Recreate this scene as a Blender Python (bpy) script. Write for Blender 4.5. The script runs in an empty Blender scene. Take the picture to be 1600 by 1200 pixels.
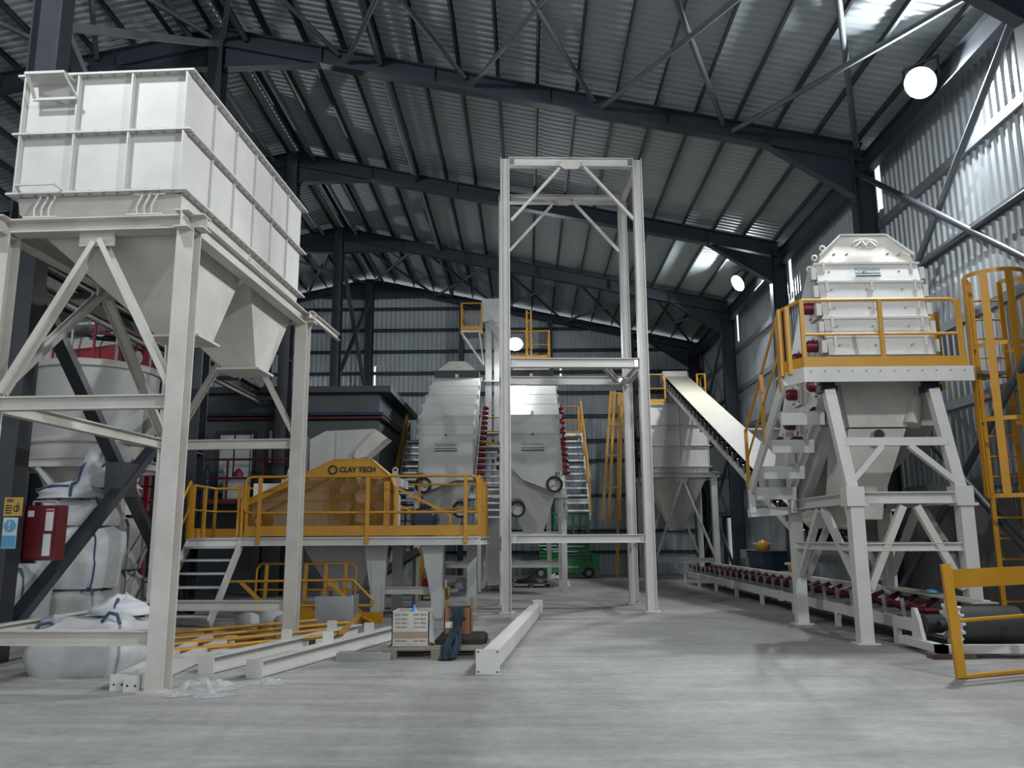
import bpy, bmesh, math, random
from mathutils import Vector, Matrix, noise
R = random.Random(7)
V = Vector
sc = bpy.context.scene
COL = sc.collection

# ------------------------------------------------------------------ camera
FPX, PIT, YAW, ROLL = 1293.2, .1835, -.0170, -.0055
fw = V((math.sin(YAW)*math.cos(PIT), math.cos(YAW)*math.cos(PIT), math.sin(PIT)))
rt = V((math.cos(YAW), -math.sin(YAW), 0)); up = rt.cross(fw)
r2 = rt*math.cos(ROLL)+up*math.sin(ROLL); u2 = -rt*math.sin(ROLL)+up*math.cos(ROLL)
cam = bpy.data.cameras.new('camera'); cam.sensor_width = 36; cam.lens = FPX/1600*36
cam.clip_start = .05; cam.clip_end = 300
co = bpy.data.objects.new('camera', cam); COL.objects.link(co)
co.matrix_world = Matrix(((r2.x, u2.x, -fw.x, 0), (r2.y, u2.y, -fw.y, 0), (r2.z, u2.z, -fw.z, 1.5), (0, 0, 0, 1)))
sc.camera = co

# ------------------------------------------------------------------ world, exposure
w = bpy.data.worlds.new('world'); sc.world = w; w.use_nodes = True
bg = w.node_tree.nodes['Background']; bg.inputs[0].default_value = (.86, .93, 1, 1); bg.inputs[1].default_value = 1.1
sc.view_settings.view_transform = 'Standard'; sc.view_settings.look = 'None'
sc.view_settings.gamma = 1; sc.view_settings.use_curve_mapping = False
sc.view_settings.exposure = 0.13
LAMP_W = 580

# ------------------------------------------------------------------ materials
def mat(name, col, rough=.5, metal=0., var=.12, scale=3., bump=0., bscale=40., spec=.5, streak=None, alpha=None):
    m = bpy.data.materials.new(name); m.use_nodes = True
    nt = m.node_tree; b = nt.nodes['Principled BSDF']
    b.inputs['Roughness'].default_value = rough; b.inputs['Metallic'].default_value = metal
    b.inputs['Specular IOR Level'].default_value = spec
    tc = nt.nodes.new('ShaderNodeTexCoord')
    mp = nt.nodes.new('ShaderNodeMapping'); nt.links.new(tc.outputs['Object'], mp.inputs['Vector'])
    if streak: mp.inputs['Scale'].default_value = streak
    n = nt.nodes.new('ShaderNodeTexNoise'); n.inputs['Scale'].default_value = scale; n.inputs['Detail'].default_value = 5
    n.inputs['Roughness'].default_value = .62
    nt.links.new(mp.outputs['Vector'], n.inputs['Vector'])
    r = nt.nodes.new('ShaderNodeValToRGB'); nt.links.new(n.outputs['Fac'], r.inputs['Fac'])
    c = V(col)
    r.color_ramp.elements[0].position = .3; r.color_ramp.elements[1].position = .7
    r.color_ramp.elements[0].color = (*(c*(1-var)), 1); r.color_ramp.elements[1].color = (*(c*(1+var*.6)), 1)
    nt.links.new(r.outputs['Color'], b.inputs['Base Color'])
    if bump:
        n2 = nt.nodes.new('ShaderNodeTexNoise'); n2.inputs['Scale'].default_value = bscale; n2.inputs['Detail'].default_value = 4
        nt.links.new(tc.outputs['Object'], n2.inputs['Vector'])
        bp = nt.nodes.new('ShaderNodeBump'); bp.inputs['Strength'].default_value = bump; bp.inputs['Distance'].default_value = .02
        nt.links.new(n2.outputs['Fac'], bp.inputs['Height']); nt.links.new(bp.outputs['Normal'], b.inputs['Normal'])
    if alpha is not None: b.inputs['Alpha'].default_value = alpha
    return m
def emis(name, col, s):
    m = bpy.data.materials.new(name); m.use_nodes = True; nt = m.node_tree
    nt.nodes.remove(nt.nodes['Principled BSDF'])
    e = nt.nodes.new('ShaderNodeEmission'); e.inputs[0].default_value = (*col, 1); e.inputs[1].default_value = s
    nt.links.new(e.outputs[0], nt.nodes['Material Output'].inputs[0]); return m
M = {
 'white': mat('white_paint', (.60, .59, .56), .5, 0, .10, 1.6),
 'cream': mat('dusty_white_paint', (.58, .55, .50), .6, 0, .16, 1.8),
 'screen': mat('grey_white_paint', (.50, .50, .485), .45, 0, .12, 1.4),
 'seam': mat('seam_grey', (.30, .30, .29), .6),
 'navy': mat('navy_steel', (.022, .030, .042), .45, 0, .2, 1.),
 'column': mat('charcoal_steel', (.030, .035, .042), .4, 0, .25, 1.2),
 'purlin': mat('purlin_steel', (.030, .037, .046), .5, .1, .2, 1.),
 'strut': mat('strut_grey', (.09, .105, .12), .5, .1, .15, 1.5),
 'brace': mat('grey_brace_steel', (.11, .125, .14), .45, .2, .15, 1.5),
 'sheet': mat('galvanised_sheet', (.37, .40, .42), .4, .35, .14, .8, streak=(1, 1, .25)),
 'roof': mat('roof_sheet', (.34, .385, .40), .55, .1, .10, .6),
 'dullsheet': mat('gable_sheet', (.42, .47, .50), .55, .05, .12, .9, streak=(1, 1, .2)),
 'trimw': mat('girt_galvanised', (.24, .26, .28), .45, .4, .1, 2),
 'yellow': mat('safety_yellow', (.52, .25, .018), .45, 0, .12, 2.),
 'yellowd': mat('guard_mesh_yellow', (.42, .20, .02), .5, 0, .1, 3, alpha=.30),
 'wheel': mat('dark_bronze', (.055, .03, .008), .5, 0, .2, 3),
 'red': mat('dark_red_paint', (.13, .009, .015), .4, 0, .2, 3),
 'idler': mat('idler_red', (.075, .007, .011), .45, 0, .3, 3),
 'redb': mat('red_paint', (.30, .02, .03), .45, 0, .2, 2),
 'maroon': mat('cabinet_red', (.11, .01, .014), .35, 0, .2, 3),
 'green': mat('lift_green', (.005, .20, .045), .4, 0, .15, 3),
 'blue': mat('motor_blue', (.012, .035, .075), .45, 0, .2, 3),
 'bluecloth': mat('denim_cloth', (.008, .024, .038), .85, 0, .3, 8, bump=.4, bscale=25),
 'bluebag': mat('blue_plastic', (.03, .25, .62), .4, 0, .1, 4),
 'bluestrap': mat('blue_webbing', (.045, .075, .17), .7, 0, .15, 8),
 'blacks': mat('black_rubber', (.012, .013, .015), .55, 0, .3, 4),
 'drum': mat('dark_drum_rubber', (.035, .036, .036), .6, 0, .3, 5),
 'belt': mat('pale_belt', (.44, .42, .33), .6, 0, .1, 1.5),
 'galv': mat('galvanised_bright', (.45, .47, .48), .35, .8, .15, 3),
 'foil': mat('foil_pipe', (.55, .56, .56), .25, .9, .2, 6),
 'floor': None,
 'concrete': mat('concrete_wall', (.16, .16, .155), .85, 0, .35, 1.2, bump=.3, bscale=6),
 'dust': mat('dust_white', (.62, .62, .60), .9, 0, .1, 6),
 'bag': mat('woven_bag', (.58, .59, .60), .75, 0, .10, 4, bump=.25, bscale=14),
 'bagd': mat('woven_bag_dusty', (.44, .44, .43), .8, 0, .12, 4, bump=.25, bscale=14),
 'room': mat('charcoal_cladding', (.055, .065, .075), .55, 0, .14, 1.),
 'roomd': mat('dark_trim', (.02, .024, .028), .5),
 'glass': mat('window_glass', (.30, .33, .33), .12, 0, .25, 2., spec=.8),
 'cardboard': mat('cardboard', (.24, .115, .055), .8, 0, .15, 4),
 'carton': mat('printed_carton', (.52, .49, .44), .75, 0, .15, 5),
 'cartonb': mat('carton_tape', (.33, .24, .17), .7, 0, .15, 6),
 'paper': mat('paper', (.62, .62, .60), .7),
 'ink': mat('black_ink', (.03, .03, .03), .6),
 'teal': mat('teal_ink', (.03, .12, .14), .5),
 'wood': mat('pallet_wood', (.22, .185, .15), .85, 0, .25, 5, streak=(1, 6, 6)),
 'woodd': mat('old_timber', (.13, .085, .06), .85, 0, .25, 5),
 'signy': mat('sign_yellow', (.50, .33, .05), .5),
 'signb': mat('sign_blue', (.10, .33, .55), .5),
 'signw': mat('sign_white', (.55, .62, .66), .5),
 'orange': mat('orange_paint', (.55, .14, .02), .5),
 'plastic': mat('clear_film', (.60, .60, .60), .25, 0, .2, 6, alpha=.55),
 'lens': emis('lamp_led', (.95, .98, 1), 60),
}
def floor_mat():
    m = bpy.data.materials.new('dusty_concrete_floor'); m.use_nodes = True; nt = m.node_tree; b = nt.nodes['Principled BSDF']
    b.inputs['Roughness'].default_value = .62; b.inputs['Specular IOR Level'].default_value = .35
    tc = nt.nodes.new('ShaderNodeTexCoord')
    def nz(s, d, sc3=None):
        n = nt.nodes.new('ShaderNodeTexNoise'); n.inputs['Scale'].default_value = s; n.inputs['Detail'].default_value = d
        n.inputs['Roughness'].default_value = .65
        if sc3:
            mp = nt.nodes.new('ShaderNodeMapping'); mp.inputs['Scale'].default_value = sc3; mp.inputs['Rotation'].default_value = (0, 0, .35)
            nt.links.new(tc.outputs['Object'], mp.inputs['Vector']); nt.links.new(mp.outputs[0], n.inputs['Vector'])
        else: nt.links.new(tc.outputs['Object'], n.inputs['Vector'])
        return n
    a = nz(.30, 9, (1, .45, 1)); c = nz(9, 8)
    a.inputs['Distortion'].default_value = .6
    r1 = nt.nodes.new('ShaderNodeValToRGB'); nt.links.new(a.outputs['Fac'], r1.inputs['Fac'])
    r1.color_ramp.elements[0].position = .36; r1.color_ramp.elements[0].color = (.235, .232, .225, 1)
    r1.color_ramp.elements[1].position = .62; r1.color_ramp.elements[1].color = (.42, .413, .40, 1)
    r3 = nt.nodes.new('ShaderNodeValToRGB'); nt.links.new(c.outputs['Fac'], r3.inputs['Fac'])
    r3.color_ramp.elements[0].position = .3; r3.color_ramp.elements[0].color = (.78, .78, .78, 1)
    r3.color_ramp.elements[1].position = .7; r3.color_ramp.elements[1].color = (1.06, 1.06, 1.06, 1)
    mx = nt.nodes.new('ShaderNodeMix'); mx.data_type = 'RGBA'; mx.blend_type = 'MULTIPLY'; mx.inputs['Factor'].default_value = .8
    nt.links.new(r1.outputs['Color'], mx.inputs['A']); nt.links.new(r3.outputs['Color'], mx.inputs['B'])
    d2 = nz(1.3, 10, (.35, 1.6, 1)); d2.inputs['Distortion'].default_value = 1.2
    r4 = nt.nodes.new('ShaderNodeValToRGB'); nt.links.new(d2.outputs['Fac'], r4.inputs['Fac'])
    r4.color_ramp.elements[0].position = .38; r4.color_ramp.elements[0].color = (.80, .80, .80, 1)
    r4.color_ramp.elements[1].position = .68; r4.color_ramp.elements[1].color = (1.18, 1.18, 1.17, 1)
    mx2 = nt.nodes.new('ShaderNodeMix'); mx2.data_type = 'RGBA'; mx2.blend_type = 'MULTIPLY'; mx2.inputs['Factor'].default_value = .85
    nt.links.new(mx.outputs['Result'], mx2.inputs['A']); nt.links.new(r4.outputs['Color'], mx2.inputs['B'])
    sp_ = nz(38, 3); r5 = nt.nodes.new('ShaderNodeValToRGB'); nt.links.new(sp_.outputs['Fac'], r5.inputs['Fac'])
    r5.color_ramp.elements[0].position = .24; r5.color_ramp.elements[0].color = (.55, .55, .55, 1)
    r5.color_ramp.elements[1].position = .36; r5.color_ramp.elements[1].color = (1, 1, 1, 1)
    mx3 = nt.nodes.new('ShaderNodeMix'); mx3.data_type = 'RGBA'; mx3.blend_type = 'MULTIPLY'; mx3.inputs['Factor'].default_value = .7
    nt.links.new(mx2.outputs['Result'], mx3.inputs['A']); nt.links.new(r5.outputs['Color'], mx3.inputs['B'])
    nt.links.new(mx3.outputs['Result'], b.inputs['Base Color'])
    bp = nt.nodes.new('ShaderNodeBump'); bp.inputs['Strength'].default_value = .25; bp.inputs['Distance'].default_value = .01
    n3 = nz(22, 4); nt.links.new(n3.outputs['Fac'], bp.inputs['Height']); nt.links.new(bp.outputs['Normal'], b.inputs['Normal'])
    return m
M['floor'] = floor_mat()

# ------------------------------------------------------------------ mesh helpers
def frame3(d, upv):
    d = d.normalized(); upv = V(upv)
    if abs(d.dot(upv.normalized())) > .97: upv = V((0, 1, 0)) if abs(d.y) < .9 else V((1, 0, 0))
    s = d.cross(upv).normalized(); u = s.cross(d).normalized(); return d, s, u
def iprof(H, B, tf=.016, tw=.012):
    h, b, w_ = H/2, B/2, tw/2
    return [(-b, -h), (b, -h), (b, -h+tf), (w_, -h+tf), (w_, h-tf), (b, h-tf), (b, h), (-b, h), (-b, h-tf), (-w_, h-tf), (-w_, -h+tf), (-b, -h+tf)]
def cprof(H, B, t=.012):
    h = H/2
    return [(0, -h), (B, -h), (B, -h+t), (t, -h+t), (t, h-t), (B, h-t), (B, h), (0, h)]
def lprof(a, t=.012): return [(0, 0), (a, 0), (a, t), (t, t), (t, a), (0, a)]
class MB:
    def __init__(s, Mx=None): s.v = []; s.f = []; s.sm = []; s.M = Mx
    def add(s, vs, fs, smooth=False):
        o = len(s.v)
        s.v += [(s.M @ V(p)) if s.M else V(p) for p in vs]
        s.f += [[i+o for i in f] for f in fs]; s.sm += [smooth]*len(fs); return s
    def box(s, a, b):
        (x0, y0, z0), (x1, y1, z1) = a, b
        return s.add([(x0, y0, z0), (x1, y0, z0), (x1, y1, z0), (x0, y1, z0), (x0, y0, z1), (x1, y0, z1), (x1, y1, z1), (x0, y1, z1)],
                     [(0, 3, 2, 1), (4, 5, 6, 7), (0, 1, 5, 4), (1, 2, 6, 5), (2, 3, 7, 6), (3, 0, 4, 7)])
    def ext(s, prof, p0, p1, upv=(0, 0, 1)):
        p0, p1 = V(p0), V(p1); d, sd, u = frame3(p1-p0, upv); n = len(prof)
        vs = [p0+sd*x+u*y for x, y in prof]+[p1+sd*x+u*y for x, y in prof]
        return s.add(vs, [list(range(n))[::-1], list(range(n, 2*n))]+[(i, (i+1) % n, n+(i+1) % n, n+i) for i in range(n)])
    def bar(s, p0, p1, w_, h, upv=(0, 0, 1)):
        return s.ext([(-w_/2, -h/2), (w_/2, -h/2), (w_/2, h/2), (-w_/2, h/2)], p0, p1, upv)
    def ib(s, p0, p1, H, B, upv=(0, 0, 1), tf=.016, tw=.012): return s.ext(iprof(H, B, tf, tw), p0, p1, upv)
    def ch(s, p0, p1, H, B, upv=(0, 0, 1), t=.012): return s.ext(cprof(H, B, t), p0, p1, upv)
    def tube(s, p0, p1, r, n=8, r1=None, cap=True):
        p0, p1 = V(p0), V(p1); d, sd, u = frame3(p1-p0, (0, 0, 1)); r1 = r if r1 is None else r1
        vs = []
        for p, rr in ((p0, r), (p1, r1)):
            vs += [p+(sd*math.cos(2*math.pi*i/n)+u*math.sin(2*math.pi*i/n))*rr for i in range(n)]
        s.add(vs, [(i, (i+1) % n, n+(i+1) % n, n+i) for i in range(n)], True)
        if cap: s.add(vs, [list(range(n))[::-1], list(range(n, 2*n))])
        return s
    def path(s, pts, r, n=8, close=False):
        pts = [V(p) for p in pts]; k = len(pts)
        for i in range(k if close else k-1):
            s.tube(pts[i], pts[(i+1) % k], r, n)
        return s
    def prism(s, poly, vec):
        n = len(poly); vec = V(vec); a = [V(p) for p in poly]; vs = a+[p+vec for p in a]
        return s.add(vs, [list(range(n))[::-1], list(range(n, 2*n))]+[(i, (i+1) % n, n+(i+1) % n, n+i) for i in range(n)])
    def loft(s, rings, caps=True, smooth=False):
        n = len(rings[0]); vs = [p for r in rings for p in r]; fs = []
        for k in range(len(rings)-1):
            fs += [(k*n+i, k*n+(i+1) % n, (k+1)*n+(i+1) % n, (k+1)*n+i) for i in range(n)]
        s.add(vs, fs, smooth)
        if caps: s.add(vs, [list(range(n))[::-1], list(range((len(rings)-1)*n, len(rings)*n))])
        return s
    def lathe(s, c, prof, n=24, axis='z'):
        rings = []
        for r, h in prof:
            ring = []
            for i in range(n):
                a = 2*math.pi*i/n; x, y = r*math.cos(a), r*math.sin(a)
                ring.append(V(c)+(V((x, y, h)) if axis == 'z' else V((x, h, y)) if axis == 'y' else V((h, x, y))))
            rings.append(ring)
        return s.loft(rings, True, True)
    def ring(s, c, R0, r, n=20, axis='z', m=6):
        pts = []
        for i in range(n):
            a = 2*math.pi*i/n; x, y = R0*math.cos(a), R0*math.sin(a)
            pts.append(V(c)+(V((x, y, 0)) if axis == 'z' else V((x, 0, y)) if axis == 'y' else V((0, x, y))))
        return s.path(pts, r, m, True)
    def mesh(s, name, m, off):
        me = bpy.data.meshes.new(name); me.from_pydata([tuple(p-off) for p in s.v], [], s.f); me.update()
        bm = bmesh.new(); bm.from_mesh(me); bmesh.ops.recalc_face_normals(bm, faces=bm.faces); bm.to_mesh(me); bm.free()
        if any(s.sm):
            for i, pl in enumerate(me.polygons): pl.use_smooth = s.sm[i]
        me.materials.append(M[m]); return me
    def build(s, name, m, parent=None, label=None):
        if parent is None: off = V((0, 0, 0))
        else:
            t = parent
            off = V((0, 0, 0))
            while t: off = off+t.location; t = t.parent
        o = bpy.data.objects.new(name, s.mesh(name, m, off)); COL.objects.link(o); o.parent = parent
        if label: o['label'] = label
        return o
    def solo(s, name, m, label, cat, group=None):
        xs = [p.x for p in s.v]; ys = [p.y for p in s.v]; zs = [p.z for p in s.v]
        off = V(((min(xs)+max(xs))/2, (min(ys)+max(ys))/2, min(zs)))
        o = bpy.data.objects.new(name, s.mesh(name, m, off)); COL.objects.link(o); o.location = off
        return tag(o, label, cat, group)
def tag(o, label=None, cat=None, group=None, kind=None):
    if label: o['label'] = label
    if cat: o['category'] = cat
    if group: o['group'] = group
    if kind: o['kind'] = kind
    return o
def thing(name, label, cat, loc, group=None):
    o = bpy.data.objects.new(name, None); o.empty_display_size = .2; o.location = loc; COL.objects.link(o)
    return tag(o, label, cat, group)
def struct(o): o['kind'] = 'structure'; return o
def inst(src, name, parent, loc, rz=0, rot=None):
    o = bpy.data.objects.new(name, src); COL.objects.link(o); o.parent = parent; o.location = loc
    o.rotation_euler = rot if rot else (0, 0, rz); return o
def copy_tree(o, parent=None):
    c = o.copy(); COL.objects.link(c); c.parent = parent
    for ch in list(o.children): copy_tree(ch, c)
    return c
def fr(ox, oy, yaw): return Matrix.Translation((ox, oy, 0)) @ Matrix.Rotation(yaw, 4, 'Z')
def text(txt, size, m, parent, loc, rot, name='lettering', ext=.004, sx=1., bold=0.):
    cu = bpy.data.curves.new(name, 'FONT'); cu.body = txt; cu.size = size; cu.extrude = ext; cu.align_x = 'CENTER'; cu.align_y = 'CENTER'
    cu.resolution_u = 3; cu.offset = bold
    t = bpy.data.objects.new('t', cu); COL.objects.link(t)
    bpy.context.view_layer.update()
    me = bpy.data.meshes.new_from_object(t.evaluated_get(bpy.context.evaluated_depsgraph_get()))
    bpy.data.objects.remove(t); me.materials.clear(); me.materials.append(M[m])
    for vtx in me.vertices: vtx.co.x *= sx
    off = V((0, 0, 0)); tt = parent
    while tt: off = off+tt.location; tt = tt.parent
    o = bpy.data.objects.new(name, me); COL.objects.link(o); o.parent = parent; o.location = V(loc)-off; o.rotation_euler = rot
    return o
FRONT = (math.pi/2, 0, 0)      # text facing -Y

# ------------------------------------------------------------------ building shell
XR, XE, XL = -6.74, 7.16, -20.64          # ridge line, right eave, left eave
ZR, ZE = 12.46, 9.50
FY = [-1.4, 4.6, 10.6, 16.6, 22.6, 28.6, 34.6]
SL = (ZR-ZE)/(XE-XR)
def roofz(x): return ZR-abs(x-XR)*SL
YN, YF = -7.4, 34.9
fl = struct(MB().box((-22, YN, -.25), (8.2, 36, 0)).build('floor', 'floor'))

# corrugated sheet panels, one metre wide
def sheet_mesh(name, m, L, rib=.035, nr=4):
    b = MB(); pts = []
    for i in range(nr):
        x = i/nr
        pts += [(x, 0), (x+.38/nr, 0), (x+.55/nr, rib), (x+.83/nr, rib)]
    pts += [(1.0, 0)]
    n = len(pts)
    b.add([(x, 0, z) for x, z in pts]+[(x, L, z) for x, z in pts], [(i, i+1, n+i+1, n+i) for i in range(n-1)])
    return b.mesh(name, m, V((0, 0, 0)))
ceil = struct(bpy.data.objects.new('ceiling', None)); COL.objects.link(ceil); ceil.location = (XR, 14, 12.7)
half = math.hypot(XE+.55-XR, (XE+.55-XR)*SL)/2
ang = math.atan(SL)
rs = sheet_mesh('roof_panel', 'roof', half+.06, rib=-.016, nr=5)
for side in (1, -1):
    for k in range(int(YF-YN)+1):
        for h in (0, 1):
            y = YN+k; d = h*half*math.cos(ang); zz = ZR+.40-d*SL+(0 if h == 0 else -.02)
            o = bpy.data.objects.new('roof_panel', rs); COL.objects.link(o); o.parent = ceil
            # local x along building, local y down the slope
            ex = V((0, 1, 0)); ey = V((side*math.cos(ang), 0, -math.sin(ang))); ez = ex.cross(ey)
            if ez.z < 0: pass
            mw = Matrix((ex, ey, ez)).transposed().to_4x4()
            if ez.z < 0:
                ez = -ez; ex = -ex; mw = Matrix((ex, ey, ez)).transposed().to_4x4(); y += 1
            mw.translation = V((XR+side*d, y, zz))-ceil.location
            o.matrix_basis = mw
# purlins
pb = MB(); pb.ch((0, 0, 0), (0, 6, 0), .16, .05); pm = pb.mesh('purlin', 'purlin', V((0, 0, 0)))
NP = 16
for side in (1, -1):
    for bay in range(len(FY)-1):
        for k in range(NP+1):
            x = XR+side*(.22+(13.9-.3)*k/NP)
            o = inst(pm, 'purlin', ceil, V((x, FY[bay], roofz(x)+.285))-ceil.location)
            o.rotation_euler = (0, side*ang, 0)
# roof bracing (two bays), crossing tubes in each panel
def roof_brace(x0, y0, x1, y1, dz):
    b = MB(); b.tube((x0, y0, roofz(x0)+dz), (x1, y1, roofz(x1)+dz), .055, 6); b.build('roof_brace', 'brace', ceil)
for bay in (2, 5):
    for side in (1, -1):
        for k in range(5):
            xa = XR+side*13.9*k/5; xb = XR+side*13.9*(k+1)/5; y0, y1 = FY[bay]+.1, FY[bay+1]-.1
            roof_brace(xa+side*.1, y0, xb-side*.1, y1, .08); roof_brace(xb-side*.1, y0, xa+side*.1, y1, -.04)
# longitudinal struts under the roof
for x in (XR+.6, XR-.6, XR+3.6):
    for bay in range(1, 6):
        b = MB(); b.tube((x, FY[bay]+.1, roofz(x)+.06), (x, FY[bay+1]-.1, roofz(x)+.06), .07, 8); b.build('ridge_strut', 'strut', ceil)
# eave gutter beams
for bay in range(0, 6):
    b = MB(); b.ib((XE+.05, FY[bay]+.1, 9.2), (XE+.05, FY[bay+1]-.1, 9.2), .42, .18); b.build('eave_beam', 'navy', ceil)

# portal frames
ordn = ['just behind the viewer', 'passing overhead', 'nearest in view, beside the red cabinet', 'over the crusher stairs', 'in front of the control room', 'second from the far end wall', 'standing against the far end wall']
for i, y in enumerate(FY):
    t = thing('portal_frame', 'navy steel roof frame %s' % ordn[i], 'steel frame', (XR, y, 0), 'portal frames of the hall')
    d = .42 if i < 6 else .32
    for side in (1, -1):
        xe = XE if side > 0 else XL
        b = MB(); b.ib((XR, y, ZR), (xe, y, ZE), d, .24, tf=.03, tw=.02); b.build('rafter', 'navy', t)
        b = MB(); b.prism([(XR+side*.15, y-.012, ZR-d/2), (XR+side*2.2, y-.012, roofz(XR+2.2)-d/2), (XR+side*.15, y-.012, ZR-d/2-.52)], (0, .024, 0))
        b.bar((XR+side*.15, y, ZR-d/2-.53), (XR+side*2.25, y, roofz(XR+2.25)-d/2-.01), .22, .025); b.build('ridge_haunch', 'navy', t)
        b = MB(); b.prism([(xe-side*.2, y-.012, ZE-d/2), (xe-side*1.9, y-.012, roofz(XE-1.9)-d/2), (xe-side*.2, y-.012, ZE-d/2-.75)], (0, .024, 0))
        b.bar((xe-side*.2, y, ZE-d/2-.75), (xe-side*1.95, y, roofz(XE-1.95)-d/2-.01), .22, .025); b.build('eave_haunch', 'navy', t)
        b = MB()
        for q in (2.3, 4.8, 7.3, 9.8, 11.9):
            x = XR+side*q
            b.box((x-.01, y-.11, roofz(x)-d/2+.03), (x+.01, y-.012, roofz(x)+d/2-.03))
        b.build('stiffener', 'navy', t)
        b = MB(); b.ib((xe, y, 0), (xe, y, ZE+.1), .42, .26, (1, 0, 0), .025, .016); b.build('eave_column', 'navy', t)
    b = MB(); b.ib((XR, y, 0), (XR, y, ZR+.1), .42, .30, (1, 0, 0) if i == 2 else (0, 1, 0), .025, .016); b.build('ridge_column', 'column', t)
    b = MB()
    for z in (3.2, 6.4, 9.6): b.box((XR-.14, y-.18, z), (XR+.14, y+.18, z+.02))
    b.build('stiffener', 'brace', t)
    if i == 2:   # ridge line bracing between this frame and the next
        for (p0, p1, mm, s) in (((XR, 10.85, 8.9), (XR, 16.4, 12.2), 'brace', .17), ((XR, 10.85, 8.85), (XR, 16.4, 5.4), 'brace', .17),
                            ((XR, 10.85, 4.9), (XR, 16.4, .35), 'column', .2), ((XR+.12, 10.82, .4), (XR+.12, 16.4, 4.45), 'purlin', .2)):
            b = MB(); b.bar(p0, p1, .13, s, (1, 0, 0)); b.build('ridge_line_brace', mm, t)
        b = MB(); b.box((XR-.1, 13.35, 2.2), (XR+.2, 13.85, 2.75)); b.build('brace_plate', 'column', t)
    if i == 5:
        for (z0, z1) in ((11.6, 7.0), (7.0, 11.6), (6.6, 2.6), (2.6, 6.6)):
            b = MB(); b.bar((XR+.06*(z0 > z1), 28.8, z0), (XR+.06*(z0 > z1), 34.4, z1), .1, .14, (1, 0, 0)); b.build('ridge_line_brace', 'brace', t)

# right wall: vertical sheets, girts, bracing, dado
wr = struct(bpy.data.objects.new('wall_right', None)); COL.objects.link(wr); wr.location = (7.6, 14, 0)
wm = sheet_mesh('wall_panel', 'sheet', 9.95, rib=.035, nr=5)
wm2 = sheet_mesh('wall_panel', 'sheet', 7.6, rib=.035, nr=5)
wm3 = sheet_mesh('wall_panel', 'sheet', 8.3, rib=.035, nr=5)
wm4 = sheet_mesh('wall_panel', 'sheet', 1.65, rib=.035, nr=5)
for k in range(int(YF-YN)+1):
    y = YN+k; door = 29.5 < y < 31.7
    slot = int(round(y*10)) in (166, 226, 286)
    o = bpy.data.objects.new('wall_panel', wm2 if door else wm3 if slot else wm); COL.objects.link(o); o.parent = wr
    mw = Matrix(((0, 0, -1, 0), (1, 0, 0, 0), (0, 1, 0, 0), (0, 0, 0, 1)))
    mw.translation = V((7.58, y, 2.2 if door else 0))-wr.location; o.matrix_basis = mw
    if slot:                # open joint beside the column
        o = bpy.data.objects.new('wall_panel', wm4); COL.objects.link(o); o.parent = wr
        mw = Matrix(((0, 0, -1, 0), (.7, 0, 0, 0), (0, 1, 0, 0), (0, 0, 0, 1))); mw.translation = V((7.58, y+.3, 8.3))-wr.location; o.matrix_basis = mw
gm = MB().ch((0, 0, 0), (0, 6, 0), .16, .07).mesh('girt', 'trimw', V((0, 0, 0)))
for bay in range(6):
    for z in (.95, 2.35, 3.75, 5.15, 6.55, 7.95):
        if bay == 5 and z < 2: continue
        o = inst(gm, 'girt', wr, V((7.47, FY[bay], z))-wr.location)
for bay in (2, 5):
    for (za, zb, s) in ((5.0, 9.0, .0), (9.0, 4.9, .1), (.4, 4.6, 0), (4.6, .4, .1)):
        b = MB(); b.tube((7.0+s, FY[bay]+.15, za), (7.0+s, FY[bay+1]-.15, zb), .06, 8)
        b.build('wall_brace', 'purlin' if s == 0 else 'brace', wr)
    b = MB(); b.tube((7.02, FY[bay]+.15, 6.2), (7.02, FY[bay+1]-.15, 6.2), .06, 8); b.build('wall_strut', 'purlin', wr)
for k in range(9):          # precast dado slabs behind the screen machine
    b = MB(); b.box((7.32, 7.2+k*1.25, 0), (7.40, 7.2+k*1.25+1.235, 2.15)); b.build('dado_slab', 'concrete', wr)
wl = struct(bpy.data.objects.new('wall_left', None)); COL.objects.link(wl); wl.location = (-21, 14, 0)
for k in range(int(YF-YN)+1):
    o = bpy.data.objects.new('wall_panel', wm); COL.objects.link(o); o.parent = wl
    mw = Matrix(((0, 0, 1, 0), (-1, 0, 0, 0), (0, 1, 0, 0), (0, 0, 0, 1))); mw.translation = V((-21, YN+k+1, 0))-wl.location; o.matrix_basis = mw
# far gable wall
wf = struct(bpy.data.objects.new('wall_far', None)); COL.objects.link(wf); wf.location = (XR, 34.9, 0)
def gable_panel(x, z, L, wd=1.):
    o = bpy.data.objects.new('wall_panel', sheet_mesh('wall_panel', 'dullsheet', L, rib=.022, nr=5)); COL.objects.link(o); o.parent = wf
    mw = Matrix(((wd, 0, 0, 0), (0, 0, -1, 0), (0, 1, 0, 0), (0, 0, 0, 1))); mw.translation = V((x, 34.88, z))-wf.location; o.matrix_basis = mw
for k in range(-15, 15):
    x0 = XR+k+.2; h = min(roofz(x0), roofz(x0+1))+.30
    if k in (0, 4, 8):      # open joints that let daylight in
        gable_panel(x0, 0, 7.9); gable_panel(x0+.075, 7.9, .9, .925); gable_panel(x0, 8.8, h-8.8)
    else: gable_panel(x0, 0, h)
for z in (.9, 1.75, 3.2, 4.65, 5.5, 6.55, 7.55, 8.45, 9.4, 10.35, 11.3):
    hw = 14.2 if z < 9.2 else max(0, (ZR-z)/SL-.2)
    b = MB(); b.ch((XR-hw, 34.76, z), (XR+hw if z > 9.2 else 7.5, 34.76, z), .13, .07); b.build('girt', 'purlin', wf)
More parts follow.
